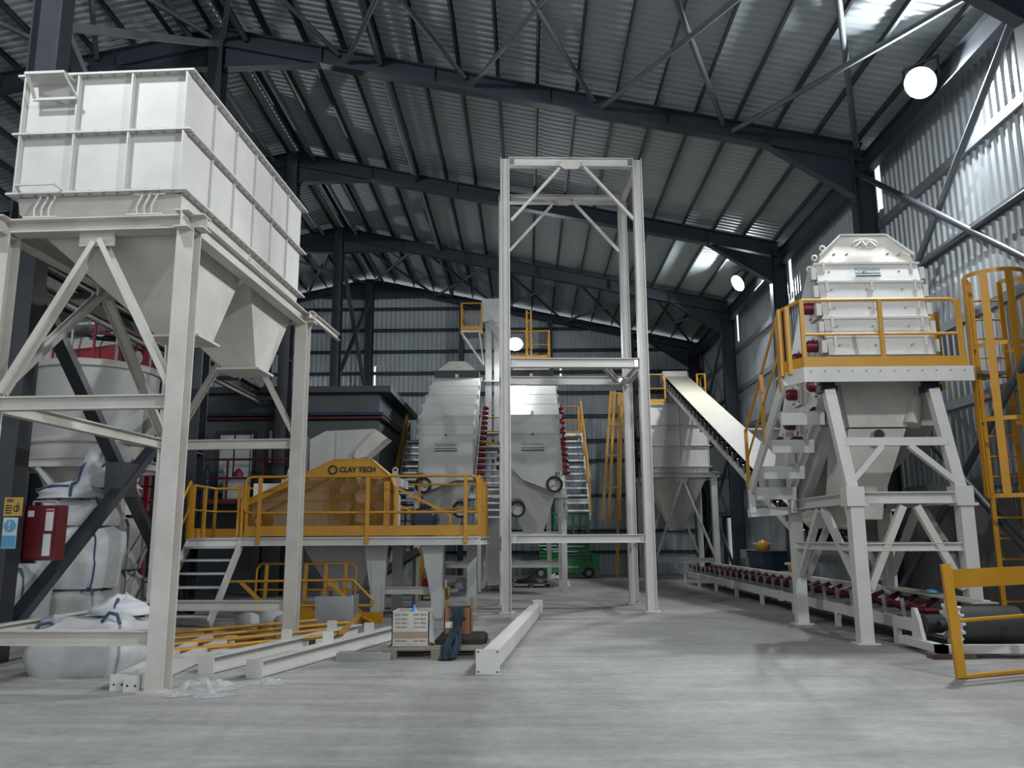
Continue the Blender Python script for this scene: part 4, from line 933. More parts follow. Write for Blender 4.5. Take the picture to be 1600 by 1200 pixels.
# ------------------------------------------------------------------ green scissor lift
lf = thing('scissor_lift', 'green scissor lift with white lettering parked by the far wall', 'lift', (1.45, 32.0, 0))
LX0, LX1, LY0, LY1 = .30, 2.55, 31.4, 32.4
b = MB(); b.box((LX0+.05, LY0+.08, .22), (LX1-.05, LY1-.08, .62)); b.build('chassis', 'green', lf)
b = MB(); b.prism([(LX0+.45, LY0+.02, .22), (LX1-.5, LY0+.02, .22), (LX1-.5, LY0+.02, .7), (LX0+.45, LY0+.02, .7)], (0, .06, 0)); b.prism([(LX1-.05, LY0+.02, .25), (LX1+.12, LY0+.02, .3), (LX1+.1, LY0+.02, .85), (LX1-.2, LY0+.02, .95)], (0, .9, 0)); b.build('side_tray', 'green', lf)
for (x) in (LX0+.2, LX1-.28):
    for (y0, y1) in ((LY0, LY0+.2), (LY1-.2, LY1)):
        b = MB(); b.tube((x, y0, .2), (x, y1, .2), .2, 18); o = b.build('wheel', 'blacks', lf)
        b = MB(); b.tube((x, y0-.01, .2), (x, y0, .2), .1, 12); b.build('wheel_hub', 'seam', o)
for k in range(5):
    za = .68+k*.13
    b = MB(); b.bar((LX0+.15, LY0+.15, za), (LX1-.2, LY0+.15, za+.09), .05, .08); b.bar((LX0+.15, LY0+.25, za+.09), (LX1-.2, LY0+.25, za), .05, .08); b.build('scissor_arm', 'green', lf)
b = MB(); b.box((LX0+.03, LY0+.02, 1.28), (LX1-.06, LY1-.02, 1.46)); dk = b.build('deck', 'green', lf)
text('SERVICE  PLATFORM', .13, 'white', dk, (1.5, LY0+.01, 1.37), FRONT, ext=.003, sx=1.25)
for (x0, x1, z) in ((.45, 1.1, 1.2), (1.2, 2.1, 1.17), (.6, 1.5, 1.06), (.95, 1.9, .98), (1.2, 1.5, .55), (1.1, 1.9, .42)):
    b = MB(); b.box((x0, LY0+.005, z-.02), (x1, LY0+.02, z+.02)); b.build('lettering_strip', 'signw', lf)
b = MB(); b.box((.72, LY0+.005, .42), (.84, LY0+.02, .62)); b.build('data_plate', 'white', lf)
for z in (1.9, 2.38):
    b = MB(); b.path([(LX0+.05, LY0+.05, z), (LX1-.25, LY0+.05, z), (LX1-.25, LY1-.05, z), (LX0+.05, LY1-.05, z), (LX0+.05, LY0+.05, z)], .022, 8); b.build('guard_rail', 'green', lf)
for x in (LX0+.05, 1.05, 1.75, LX1-.25):
    for y in (LY0+.05, LY1-.05): b = MB(); b.bar((x, y, 1.44), (x, y, 2.38), .045, .045); b.build('rail_post', 'green', lf)
b = MB(); b.box((LX1-.3, LY0+.04, 1.95), (LX1-.18, LY0+.2, 2.3)); b.build('control_panel', 'green', lf)

# ------------------------------------------------------------------ tall yellow caged ladders
def caged_ladder(label, base, w_, h, cage_z0, cage_r, facing, tilt=0., name='caged_ladder', straps=5):
    t = thing(name, label, 'ladder', base); base = V(base)
    f = V((math.cos(facing), math.sin(facing), 0)); s = V((-f.y, f.x, 0)); tl = V((tilt, 0, 1))
    for k in (-1, 1):
        b = MB(); b.bar(base+s*k*w_/2, base+s*k*w_/2+tl*h, .07, .035, f); b.build('side_rail', 'yellow', t)
    n = int(h/.3)
    for k in range(n):
        z = .25+k*.3
        if z < h-.05: b = MB(); b.tube(base+s*w_/2+tl*z, base-s*w_/2+tl*z, .016, 6); b.build('rung', 'yellow', t)
    nh = max(2, int((h-cage_z0)/1.05)); N = 12
    def hp(a, z): return base+tl*z+f*(cage_r*.55+cage_r*math.sin(a)*1.0)+s*(cage_r*math.cos(a))
    for k in range(nh+1):
        z = cage_z0+(h-cage_z0)*k/nh
        pts = [base+tl*z+s*w_/2]+[hp(math.pi*i/N, z) for i in range(N+1)]+[base+tl*z-s*w_/2]
        b = MB()
        for i in range(len(pts)-1): b.bar(pts[i], pts[i+1], .012, .06)
        b.build('cage_hoop', 'yellow', t)
    for i in range(straps):
        a = math.pi*(i)/(straps-1); b = MB(); p0, p1 = hp(a, cage_z0), hp(a, h); n_ = V((math.cos(a), math.sin(a), 0)); nn = f*math.sin(a)+s*math.cos(a)
        b.bar(p0, p1, .11, .012, nn); b.build('cage_strap', 'yellow', t)
    return t
caged_ladder('big yellow caged ladder beside the right screening machine', (7.10, 12.45, 0), .46, 5.35, 2.05, .43, -math.pi/2)
b = None
t = thing('railing_section', 'yellow guard rails stacked upright behind the right caged ladder', 'railing', (6.9, 14.0, 3.9), None)
for k in range(4):
    x = 6.72+k*.13; b = MB(); b.bar((x, 13.7+.1*k, 3.95), (x, 13.7+.1*k, 5.15+.05*k), .07, .05); b.build('post', 'yellow', t)
lb = thing('loose_ladder', 'tall yellow ladder pieces leaning on the wall behind the tower', 'ladder', (3.1, 30.6, 0))
for (x0, x1, z0, z1) in ((2.72, 3.2, 2.1, 6.9), (2.95, 3.33, 2.1, 6.9), (3.2, 3.50, .05, 6.85), (3.33, 3.6, 2.1, 6.8)):
    b = MB(); b.bar((x0, 30.3, z0), (x1, 30.7, z1), .1, .05, (0, 1, 0)); b.build('side_rail', 'yellow', lb)
for k in range(5):
    f = k/4; z = 2.1+4.7*f; b = MB(); b.bar((2.68+.46*f, 30.28+.4*f, z), (3.34+.28*f, 30.3+.4*f, z), .05, .07, (0, 0, 1)); b.build('cross_bar', 'yellow', lb)
b = MB(); b.box((2.75, 30.0, 0), (4.1, 30.55, .05)); b.solo('floor_board', 'dust', 'flat pale board on the floor under the leaning yellow ladder', 'board')

# yellow rails on top of the back-right bin
br = thing('bin_top_rail', 'yellow guard rail on top of the bin at the conveyor head', 'railing', (5.3, 29.6, 6.05))
rail_run(br, [(4.28, 30.9, 6.03), (4.28, 28.5, 6.03), (4.85, 28.5, 6.03)], 1.05, .9)
rail_run(br, [(5.98, 28.5, 6.03), (6.25, 28.5, 6.03), (6.25, 30.9, 6.03)], 1.05, .9)

# ------------------------------------------------------------------ inclined conveyor
inc = thing('inclined_conveyor', 'long inclined belt conveyor with pale belt rising to the back bin', 'conveyor', (5.45, 22, 0))
A, B_ = V((0, 15.3, 1.35)), V((0, 29.9, 6.98))
dv = (B_-A).normalized(); nv = V((0, -dv.z, dv.y))
IX0, IX1 = 5.0, 5.9
for x in (IX0, IX1):
    b = MB(); b.ch(A+V((x, 0, 0)), B_+V((x, 0, 0)), .13, .06 if x == IX0 else .06, nv); b.build('side_frame', 'white', inc)
b = MB(); b.bar(A+V((IX0+.5, 0, 0))+nv*.30, B_+V((IX0+.5, 0, 0))+nv*.30, .84, .012, nv); b.build('belt', 'belt', inc)
b = MB(); b.bar(A+V((IX0+.45, 0, 0))+nv*.0, B_+V((IX0+.45, 0, 0))+nv*.0, .8, .012, nv); b.build('return_belt', 'blacks', inc)
n = 30
for k in range(n+1):
    c = A+(B_-A)*(k/n)
    b = MB(); b.tube(c+V((IX0+.06, 0, 0))+nv*.22, c+V((IX1-.04, 0, 0))+nv*.22, .055, 8); ro = b.build('idler_roller', 'blacks', inc)
    b = MB(); b.bar(c+V((IX0+.02, 0, 0))+nv*.04, c+V((IX0-.03, 0, 0))+nv*.28, .05, .015, (0, 1, 0)); b.build('idler_bracket', 'galv', ro)
b = MB(); b.tube(B_+V((IX0+.05, 0, 0))+nv*.16, B_+V((IX1-.05, 0, 0))+nv*.16, .15, 18); b.build('head_drum', 'drum', inc)
b = MB(); b.box((IX0+.0, 29.75, 7.05), (IX1+.0, 30.35, 7.45)); b.build('head_cover', 'screen', inc)
for y in (19.0, 23.8):
    z = A.z+(y-A.y)*dv.z/dv.y
    b = MB(); b.tube((IX0, y, z-.12), (7.35, y, z-.12), .05, 8); b.build('wall_bracket', 'white', inc)

# ------------------------------------------------------------------ floor conveyor
fc = thing('floor_conveyor', 'long low conveyor frame with red idlers along the right floor', 'conveyor', (5.7, 20.5, 0))
FX0, FX1, FYA, FYB = 5.22, 6.02, 11.0, 27.9
for x in (FX0, FX1):
    b = MB(); b.ch((x, FYA+.6, .3), (x, FYB, .3), .16, .06); b.build('side_frame', 'white', fc)
n = 26
for k in range(n):
    y = FYA+1.0+(FYB-FYA-1.3)*k/(n-1)
    rr_ = MB(); rr_.tube((FX0+.28, y, .47), (FX1-.26, y, .47), .045, 10); ro = rr_.build('idler_roller', 'idler', fc)
    b = MB(); b.tube((FX0+.26, y, .47), (FX0+.06, y, .58), .045, 10); b.build('wing_roller', 'idler', ro)
    b = MB(); b.tube((FX1-.24, y, .47), (FX1-.02, y, .58), .045, 10); b.build('wing_roller', 'idler', ro)
    b = MB(); b.bar((FX0+.03, y+.05, .38), (FX1-.0, y+.05, .38), .05, .04); b.bar((FX0+.04, y+.05, .38), (FX0+.02, y+.05, .64), .05, .02, (0, 1, 0)); b.bar((FX0+.26, y+.05, .38), (FX0+.27, y+.05, .5), .04, .02, (0, 1, 0)); b.build('idler_bracket', 'galv', ro)
b = MB(); b.bar((FX1+.05, FYA+.4, .60), (FX1+.05, FYB, .60), .1, .10); b.build('belt_edge', 'dust', fc)
b = MB(); b.box((FX0+.1, FYA+.6, .24), (FX1-.05, FYB, .25)); b.build('return_belt', 'blacks', fc)
for k in range(8):
    y = FYA+1.3+k*2.3
    for x in (FX0+.03, FX1+.03): b = MB(); b.bar((x, y, 0), (x, y, .26), .08, .08, (0, 1, 0)); b.build('foot', 'white', fc)
for y in (13.4, 17.6, 21.8): b = MB(); b.box((FX0-.045, y-.12, .2), (FX0-.0, y+.12, .4)); b.build('splice_plate', 'white', fc)
# tail drum assembly
b = MB(); b.tube((5.50, 11.15, .36), (6.28, 11.15, .36), .24, 28); b.build('tail_drum', 'drum', fc)
b = MB(); b.tube((5.30, 11.15, .36), (5.50, 11.15, .36), .06, 12); b.tube((6.28, 11.15, .36), (6.42, 11.15, .36), .08, 12); b.build('drum_shaft', 'blacks', fc)
b = MB(); b.tube((5.20, 11.35, .36), (5.42, 11.35, .36), .12, 18); b.build('bearing_housing', 'blacks', fc)
b = MB(); b.tube((5.455, 11.15, .40), (5.485, 11.15, .40), .24, 24)
for k in range(16):
    a = 2*math.pi*k/16; b.bar((5.47, 11.15+.23*math.cos(a), .40+.23*math.sin(a)), (5.47, 11.15+.29*math.cos(a), .40+.29*math.sin(a)), .03, .05, (1, 0, 0))
b.build('drive_sprocket', 'dust', fc)
b = MB(); b.box((5.08, 10.75, .06), (5.2, 11.9, .16)); b.box((5.08, 10.75, .06), (6.55, 10.88, .16)); b.box((6.45, 10.75, .06), (6.55, 11.9, .16)); b.build('base_frame', 'white', fc)
b = MB(); b.prism([(5.14, 11.6, .16), (5.14, 11.3, .16), (5.14, 11.38, .40), (5.14, 11.48, .55), (5.14, 11.56, .55)], (.05, 0, 0)); b.build('bearing_bracket', 'white', fc)
for x in (5.3, 6.4): b = MB(); b.box((x, 10.85, .16), (x+.13, 10.9, .27)); b.build('bearing_block', 'white', fc)
b = MB(); b.bar((FX1-.02, 11.3, .62), (FX1-.02, 14.0, .66), .35, .02); b.build('belt_tail', 'belt', fc)
for (x0, x1, lab) in ((4.98, 5.5, 'timber skid under the left end of the conveyor tail'), (6.2, 6.75, 'timber skid under the right end of the conveyor tail')):
    b = MB(); b.bar((x0, 10.79, .03), (x1, 10.8, .03), .2, .06); b.solo('timber_skid', 'woodd', lab, 'timber')
b = MB(); b.lathe((5.98, 12.7, .665), [(.09, 0), (.11, .02), (.06, .05), (.01, .055)], 10); b.solo('blue_rag', 'signb', 'small blue rag on the floor conveyor edge', 'rag')

# ------------------------------------------------------------------ right-hand screening machine
ms = thing('machine_stand', 'white braced steel stand under the right screening machine', 'steel stand', (5.5, 13.6, 0))
LXs, LYs = (4.76, 6.33), (12.23, 14.96)
for x in LXs:
    for y in LYs:
        b = MB(); b.bar((x, y, .02), (x, y, 1.92), .19, .19, (0, 1, 0)); b.build('leg', 'white', ms)
        b = MB(); b.box((x-.16, y-.14, 0), (x+.16, y+.14, .02)); b.build('base_plate', 'white', ms)
        b = MB(); b.box((x-.15, y-.13, 1.92), (x+.15, y+.13, 1.96)); b.build('end_plate', 'white', ms)
for y in LYs:
    b = MB(); b.ib((LXs[0]+.1, y, 2.04), (LXs[1]-.1, y, 2.04), .17, .15); b.build('cross_beam', 'white', ms)
    b = MB(); b.ib((LXs[0]+.1, y, 1.34), (LXs[1]-.1, y, 1.34), .12, .12); b.build('cross_beam', 'white', ms)
    for s, xx in ((1, LXs[0]+.12), (-1, LXs[1]-.12)):
        b = MB(); b.bar((5.545-s*.1, y, 1.92), (xx, y, .75), .1, .1, (0, 1, 0)); b.build('brace', 'cream', ms)
for x in LXs:
    b = MB(); b.ib((x, LYs[0]+.1, 2.04), (x, LYs[1]-.1, 2.04), .17, .15); b.build('cross_beam', 'white', ms)
    b = MB(); b.ib((x, LYs[0]+.1, 1.34), (x, LYs[1]-.1, 1.34), .12, .12); b.build('cross_beam', 'white', ms)
    for s, yy in ((1, LYs[0]+.12), (-1, LYs[1]-.12)):
        b = MB(); b.bar((x, 13.6-s*.1, 1.92), (x, yy, .85), .1, .1, (1, 0, 0)); b.build('brace', 'white', ms)
# upper A-frame
UL, UR = (4.74, 12.23, 2.12), (6.30, 12.23, 2.12)
for (p0, p1) in ((UL, (4.55, 12.35, 3.66)), (UR, (6.10, 12.35, 3.66))):
    b = MB(); b.bar(p0, p1, .16, .14, (0, 1, 0)); b.build('upper_leg', 'white', ms)
    b = MB(); b.box((p0[0]-.13, p0[1]-.12, 1.96), (p0[0]+.13, p0[1]+.12, 2.2)); b.build('knee_block', 'white', ms)
    b = MB(); b.box((p1[0]-.13, p1[1]-.05, 3.62), (p1[0]+.13, p1[1]+.15, 3.72)); b.box((p1[0]-.1, p1[1]-.03, 3.72), (p1[0]+.1, p1[1]+.13, 3.80)); b.build('rubber_mount', 'blacks', ms)
b = MB(); b.bar((4.70, 12.25, 2.86), (6.18, 12.25, 2.86), .1, .12); b.build('cross_beam', 'white', ms)
for (p0, p1) in (((5.22, 12.22, 2.80), (4.76, 12.22, 2.30)), ((5.62, 12.22, 2.80), (6.22, 12.22, 2.28))):
    b = MB(); b.bar(p0, p1, .08, .1, (0, 1, 0)); b.build('brace', 'white', ms)
for x in (4.72, 6.3):
    b = MB(); b.bar((x, 14.9, 2.1), (x, 14.9, 3.3), .15, .14, (0, 1, 0)); b.build('upper_leg', 'white', ms)
# machine body
rs_ = thing('vibrating_screen', 'large white screening machine on the right with crest on its hood', 'machine', (5.65, 14, 2.0))
BX0, BX1 = 4.80, 6.47
side = [(12.95, 4.3), (12.95, 3.85), (13.05, 3.2), (14.3, 2.75), (15.9, 2.2), (16.3, 2.7), (15.2, 4.2), (14.1, 5.5), (13.6, 5.95), (13.35, 5.95)]
b = MB(); b.prism([(BX0+.02, y, z) for y, z in side], (BX1-BX0-.04, 0, 0)); b.build('casing', 'screen', rs_)
fp = [(12.92, 4.30), (12.98, 4.62), (13.04, 4.94), (13.10, 5.26), (13.16, 5.58), (13.24, 5.92)]
for i in range(5):
    (y0, z0), (y1, z1) = fp[i], fp[i+1]
    b = MB(); b.prism([(BX0, y0, z0+.015), (BX1, y0, z0+.015), (BX1, y1, z1-.015), (BX0, y1, z1-.015)], (0, -.05, 0)); pl_ = b.build('cover_plate', 'screen', rs_)
    for x in (BX0+.18, BX0+.75, BX1-.35):
        b = MB(); b.tube((x, y0-.075, z0+.17), (x, y0-.05, z0+.17), .018, 8); b.build('bolt', 'seam', pl_)
    b = MB(); b.bar((BX0-.03, y1-.06, z1), (BX1+.03, y1-.06, z1), .03, .035); b.build('clamp_strip', 'cream', rs_)
    for x in ((BX0+.12, BX0+.85, BX1-.12) if i < 4 else (BX0+.12, BX1-.12)):
        b = MB(); b.box((x-.02, y1-.10, z1-.16), (x+.02, y1-.06, z1+.02)); b.build('cover_latch', 'white', rs_)
    for (x) in (BX0-.09, BX1+.01):
        b = MB(); b.box((x, y0-.02, z0+.06), (x+.08, y0+.1, z0+.26)); b.build('side_lug', 'white', rs_)
b = MB(); b.prism([(4.85, 13.20, 5.93), (6.43, 13.20, 5.93), (6.40, 13.24, 6.08), (6.02, 13.3, 6.44), (5.30, 13.3, 6.44), (4.92, 13.24, 6.08)], (0, .55, 0)); hd = b.build('hood', 'cream', rs_)
b = MB(); b.bar((5.28, 13.28, 6.45), (6.04, 13.28, 6.45), .06, .025); b.bar((5.28, 13.28, 6.45), (4.88, 13.2, 6.07), .025, .05, (0, 1, 0)); b.bar((6.04, 13.28, 6.45), (6.45, 13.2, 6.07), .025, .05, (0, 1, 0)); b.build('hood_flange', 'screen', hd)
b = MB(); pts = [V((5.66+.20*math.cos(a), 13.20, 6.26+.085*math.sin(a))) for a in [2*math.pi*i/24 for i in range(24)]]
b.path(pts, .014, 5, True); b.path([(5.50, 13.19, 6.22), (5.60, 13.19, 6.31), (5.66, 13.19, 6.22), (5.72, 13.19, 6.31), (5.82, 13.19, 6.22)], .018, 5); b.build('crest', 'cream', hd)
for x in (5.12, 5.33, 6.0, 6.2): b = MB(); b.tube((x, 13.17, 6.08), (x, 13.21, 6.08), .02, 8); b.build('hood_bolt', 'seam', hd)
for (x, y, z) in ((4.98, 13.22, 6.2), (4.83, 13.2, 6.03), (4.75, 13.25, 5.85)):
    b = MB(); b.ring((x-.03, y, z), .04, .018, 10, 'y'); b.build('lifting_eye', 'white', rs_)
text('MOGENSEN', .085, 'teal', rs_, (5.62, 13.125, 5.795), FRONT, ext=.002, sx=.9)
b = MB(); b.box((5.42, 13.12, 5.725), (5.83, 13.126, 5.742)); b.box((5.42, 13.11, 5.67), (5.83, 13.116, 5.70)); b.build('logo_bar', 'teal', rs_)
for (y, z) in ((13.35, 5.2), (13.3, 4.55), (14.05, 4.5), (14.5, 3.95), (13.35, 3.9), (14.7, 3.45), (14.4, 3.1), (15.2, 3.2), (13.3, 3.45)):
    b = MB(); b.tube((BX0+.01, y, z), (BX0-.17, y, z), .1, 14); b.tube((BX0-.17, y, z), (BX0-.22, y, z), .1, 14, .06); o = b.build('vibrator_motor', 'red', rs_)
    b = MB(); b.box((BX0-.03, y-.2, z-.2), (BX0+.01, y+.2, z+.2)); b.build('motor_plate', 'screen', o)
    b = MB()
    for k in range(4): b.tube((BX0-.05, y+(.15 if k % 2 else -.15), z+(.15 if k > 1 else -.15)), (BX0-.03, y+(.15 if k % 2 else -.15), z+(.15 if k > 1 else -.15)), .02, 6)
    b.build('plate_bolts', 'seam', o)
# chutes below
b = MB(); b.loft([[(4.92, 12.9, 4.25), (6.3, 12.9, 4.25), (6.3, 13.9, 4.25), (4.92, 13.9, 4.25)], [(4.95, 12.88, 3.75), (6.2, 12.88, 3.75), (6.2, 13.9, 3.75), (4.95, 13.9, 3.75)],
                  [(5.03, 12.88, 3.16), (5.92, 12.88, 3.16), (5.92, 13.8, 3.16), (5.03, 13.8, 3.16)]]); b.build('front_hopper', 'cream', rs_)
b = MB(); b.loft([[(5.03, 12.92, 3.14), (5.92, 12.92, 3.14), (5.92, 13.8, 3.14), (5.03, 13.8, 3.14)], [(4.95, 13.2, 2.12), (5.62, 13.2, 2.12), (5.62, 13.9, 2.12), (4.95, 13.9, 2.12)], [(5.0, 13.2, 1.75), (5.55, 13.2, 1.75), (5.55, 13.8, 1.75), (5.0, 13.8, 1.75)]]); lc = b.build('lower_chute', 'cream', rs_)
b = MB(); b.tube((5.45, 12.80, 3.03), (5.45, 12.97, 3.03), .085, 16, cap=False); b.build('pipe_stub', 'cream', lc)
b = MB(); b.tube((5.45, 12.83, 3.03), (5.45, 12.86, 3.03), .07, 16); b.build('pipe_bore', 'blacks', lc)
b = MB(); b.bar((4.93, 13.3, 3.6), (4.85, 14.9, 2.2), .2, .5, (0, 0, 1)); b.build('side_duct', 'screen', rs_)
b = MB(); b.tube((6.12, 12.95, 3.62), (5.98, 12.85, 3.18), .1, 14, .13); b.build('side_pipe', 'cream', rs_)
b = MB(); b.tube((4.55, 15.4, 2.75), (4.55, 15.4, 2.25), .3, 20, .24); b.build('discharge_drum', 'screen', rs_)
# service platform in front, with rails
sp = thing('service_platform', 'white edged service platform with yellow rails on the right screening machine', 'platform', (5.3, 12.5, 3.7))
b = MB(); b.box((4.12, 12.12, 3.92), (6.62, 12.85, 3.96)); b.box((3.95, 12.5, 3.92), (4.75, 12.95, 3.96)); b.build('deck', 'galv', sp)
b = MB(); b.box((4.12, 12.10, 3.74), (6.62, 12.14, 3.965)); b.prism([(4.12, 12.10, 3.74), (4.12, 12.10, 3.965), (3.95, 12.5, 3.965), (3.95, 12.5, 3.74)], (.03, .03, 0)); b.build('edge_plate', 'white', sp)
b = MB()
for k in range(12): x = 4.22+k*.205; b.tube((x, 12.085, 3.90), (x, 12.10, 3.90), .012, 6)
o = b.build('edge_bolts', 'seam', sp); o['kind'] = 'stuff'
b = MB(); b.path([(4.16, 12.15, 3.97), (4.16, 12.15, 5.0), (6.40, 12.15, 5.0), (6.46, 12.15, 4.96), (6.48, 12.15, 4.88), (6.48, 12.15, 3.97)], .026, 8); b.build('top_rail', 'yellow', sp)
b = MB(); b.tube((4.16, 12.15, 4.47), (6.48, 12.15, 4.47), .02, 8); b.build('mid_rail', 'yellow', sp)
b = MB(); b.box((4.14, 12.11, 3.97), (6.55, 12.125, 4.12)); b.build('toe_board', 'yellow', sp)
for x in (4.16, 5.33, 6.50): b = MB(); b.bar((x, 12.14, 3.96), (x, 12.14, 4.99), .06, .05, (0, 1, 0)); b.build('post', 'yellow', sp)
for (x, y) in ((3.93, 12.5), (4.0, 12.35)): b = MB(); b.bar((x, y, 3.9), (x, y, 4.95), .06, .09, (0, 1, 0)); b.build('post', 'yellow', sp)
b = MB(); b.path([(4.16, 12.15, 5.0), (3.93, 12.5, 4.93)], .026, 8); b.build('top_rail', 'yellow', sp)
b = MB(); b.prism([(4.14, 12.12, 3.97), (4.14, 12.12, 4.12), (3.92, 12.5, 4.12), (3.92, 12.5, 3.97)], (.01, .01, 0)); b.build('toe_board', 'yellow', sp)
for x in (4.45, 6.25): b = MB(); b.bar((x, 12.5, 3.9), (x, 12.4, 3.78), .1, .14); b.build('support', 'white', sp)
b = MB(); b.bar((6.55, 12.5, 3.9), (7.2, 12.6, 3.9), .5, .05); b.build('ladder_bridge', 'galv', sp)
# side stair down behind
ss = thing('access_stair', 'white stair descending behind the left side of the right screening machine', 'stairs', (4.3, 13.4, 0), 'access stairs of the screening machines')
for x in (3.95, 4.66):
    b = MB(); b.path([(x, 12.5, 3.8)], .01); b.bar((x, 12.5, 3.84), (x, 14.75, 2.3), .05, .22); b.build('stringer', 'white', ss)
for (y, z) in ((12.95, 3.36), (13.5, 2.98), (14.05, 2.6), (14.55, 2.28)):
    b = MB(); b.box((3.97, y-.13, z), (4.64, y+.13, z+.05)); b.prism([(3.97, y-.13, z), (3.97, y-.10, z-.16), (3.97, y-.05, z-.16), (3.97, y+.05, z)], (.67, 0, 0)); b.build('tread', 'screen', ss)
for x in (3.93,):
    b = MB(); b.tube((x, 12.5, 4.95), (x, 14.8, 3.35), .024, 8); b.build('handrail', 'yellow', ss)
    b = MB(); b.tube((x, 12.5, 4.4), (x, 14.8, 2.85), .02, 8); b.build('mid_rail', 'yellow', ss)
    for f in (.05, .5, 1): b = MB(); b.bar((x, 12.5+2.3*f, 3.75-1.5*f), (x, 12.5+2.3*f, 4.93-1.55*f), .05, .06); b.build('post', 'yellow', ss)
for x in (3.95, 4.66): b = MB(); b.bar((x, 14.72, 1.9), (x, 14.72, 2.3), .1, .1, (0, 1, 0)); b.build('leg', 'white', ss)
b = MB(); b.bar((3.9, 14.75, 1.9), (4.75, 14.9, 1.95), .14, .14); b.build('bearing_beam', 'white', ss)

# ------------------------------------------------------------------ yellow frame in the right foreground
yf = thing('yellow_gate_frame', 'yellow steel rail frame standing at the right edge of the floor', 'frame', (5.3, 9.4, 0))
P0, P1 = V((4.60, 9.30, .012)), V((6.1, 9.95, .012)); dd2 = (P1-P0).normalized(); lean = V((-.05, 0, 0))
b = MB(); b.bar(P0, P0+V((-.05, 0, 1.18)), .10, .05, (0, 1, 0)); b.build('post', 'yellow', yf)
b = MB(); b.bar(P1, P1+V((-.05, 0, 1.2)), .10, .05, (0, 1, 0)); b.build('post', 'yellow', yf)
b = MB(); b.bar(P0+V((-.04, 0, 1.02)), P1+V((-.04, 0, 1.04)), .015, .2); b.build('toe_board', 'yellow', yf)
b = MB(); b.tube(P0+V((-.02, 0, .58)), P1+V((-.02, 0, .6)), .022, 8); b.build('mid_rail', 'yellow', yf)
b = MB(); b.bar(P0+V((0, 0, .01)), P1+V((0, 0, .01)), .08, .03); b.build('bottom_rail', 'yellow', yf)

# ------------------------------------------------------------------ floor items
# post lying on the floor with base plate
lp = thing('lying_post', 'white steel post with square base plate lying on the floor', 'beam', (-.2, 13.5, 0))
p0, p1 = V((-.45, 9.68, .135)), V((.20, 17.2, .115)); d = (p1-p0).normalized()
b = MB(); b.bar(p0, p0+d*6.9, .19, .19); b.build('post_tube', 'white', lp)
b = MB(); b.bar(p0-d*.02, p0, .27, .27); bpz = b.build('base_plate', 'white', lp)
s = d.cross(V((0, 0, 1))).normalized()
for sx in (-1, 1):
    for sz in (-1, 1): b = MB(); q = p0-d*.021+s*sx*.108+V((0, 0, sz*.108)); b.tube(q, q-d*.003, .011, 8); b.build('bolt_hole', 'ink', bpz)
b = MB(); b.ib(p0+d*6.9, p1, .14, .12); b.box(tuple(p1-V((.1, .03, .1))), tuple(p1+V((.1, .03, .15)))); b.build('post_head', 'white', lp)
# loose beams at left
beams = [('lb', (-3.0, 9.45), (-2.05, 12.95), .18, 'front white beam lying diagonally on the floor by the pallet'),
         ('lb', (-3.65, 9.75), (-2.65, 13.3), .18, 'second white beam lying on the floor behind the front one'),
         ('lb', (-4.15, 8.72), (-4.6, 12.4), .14, 'white square tube on the floor left of the near hopper leg'),
         ('lb', (-3.98, 8.45+.2), (-4.22, 12.2), .14, 'white square tube on the floor against the near hopper leg'),
         ('lb', (-4.3, 9.9), (-3.3, 12.3), .1, 'flat dusty steel member on the floor behind the beams')]
for i, (_, a, c, h, lab) in enumerate(beams):
    t = thing('steel_beam', lab, 'beam', ((a[0]+c[0])/2, (a[1]+c[1])/2, 0), 'loose white beams on the floor')
    a3, c3 = V((*a, h/2+.01)), V((*c, h/2+.01)); d = (c3-a3).normalized()
    b = MB()
    if i < 2: b.ib(a3, c3, h, .15)
    else: b.bar(a3, c3, h, h)
    b.build('beam_section', 'white' if i < 4 else 'cream', t)
    b = MB(); b.bar(a3-d*.015, a3, h+.02, h+.02); b.build('end_plate', 'white', t)
    if i < 2:
        for f in (.45, .78):
            q = a3+(c3-a3)*f+V((0, 0, h/2)); b = MB(); b.box((q.x-.07, q.y-.01, q.z), (q.x+.07, q.y+.01, q.z+.13)); o = b.build('gusset_tab', 'white', t)
    if i in (2, 3):
        for q in (-.04, .04): b = MB(); b.tube(a3-d*.016+V((q, 0, -.02)), a3-d*.02+V((q, 0, -.02)), .012, 8); b.build('bolt_hole', 'ink', t)
b = MB(); b.box((-2.4, 10.75, 0), (-1.72, 11.0, .09)); b.solo('timber_block', 'seam', 'dark block on the floor supporting the beam end near the pallet', 'block')
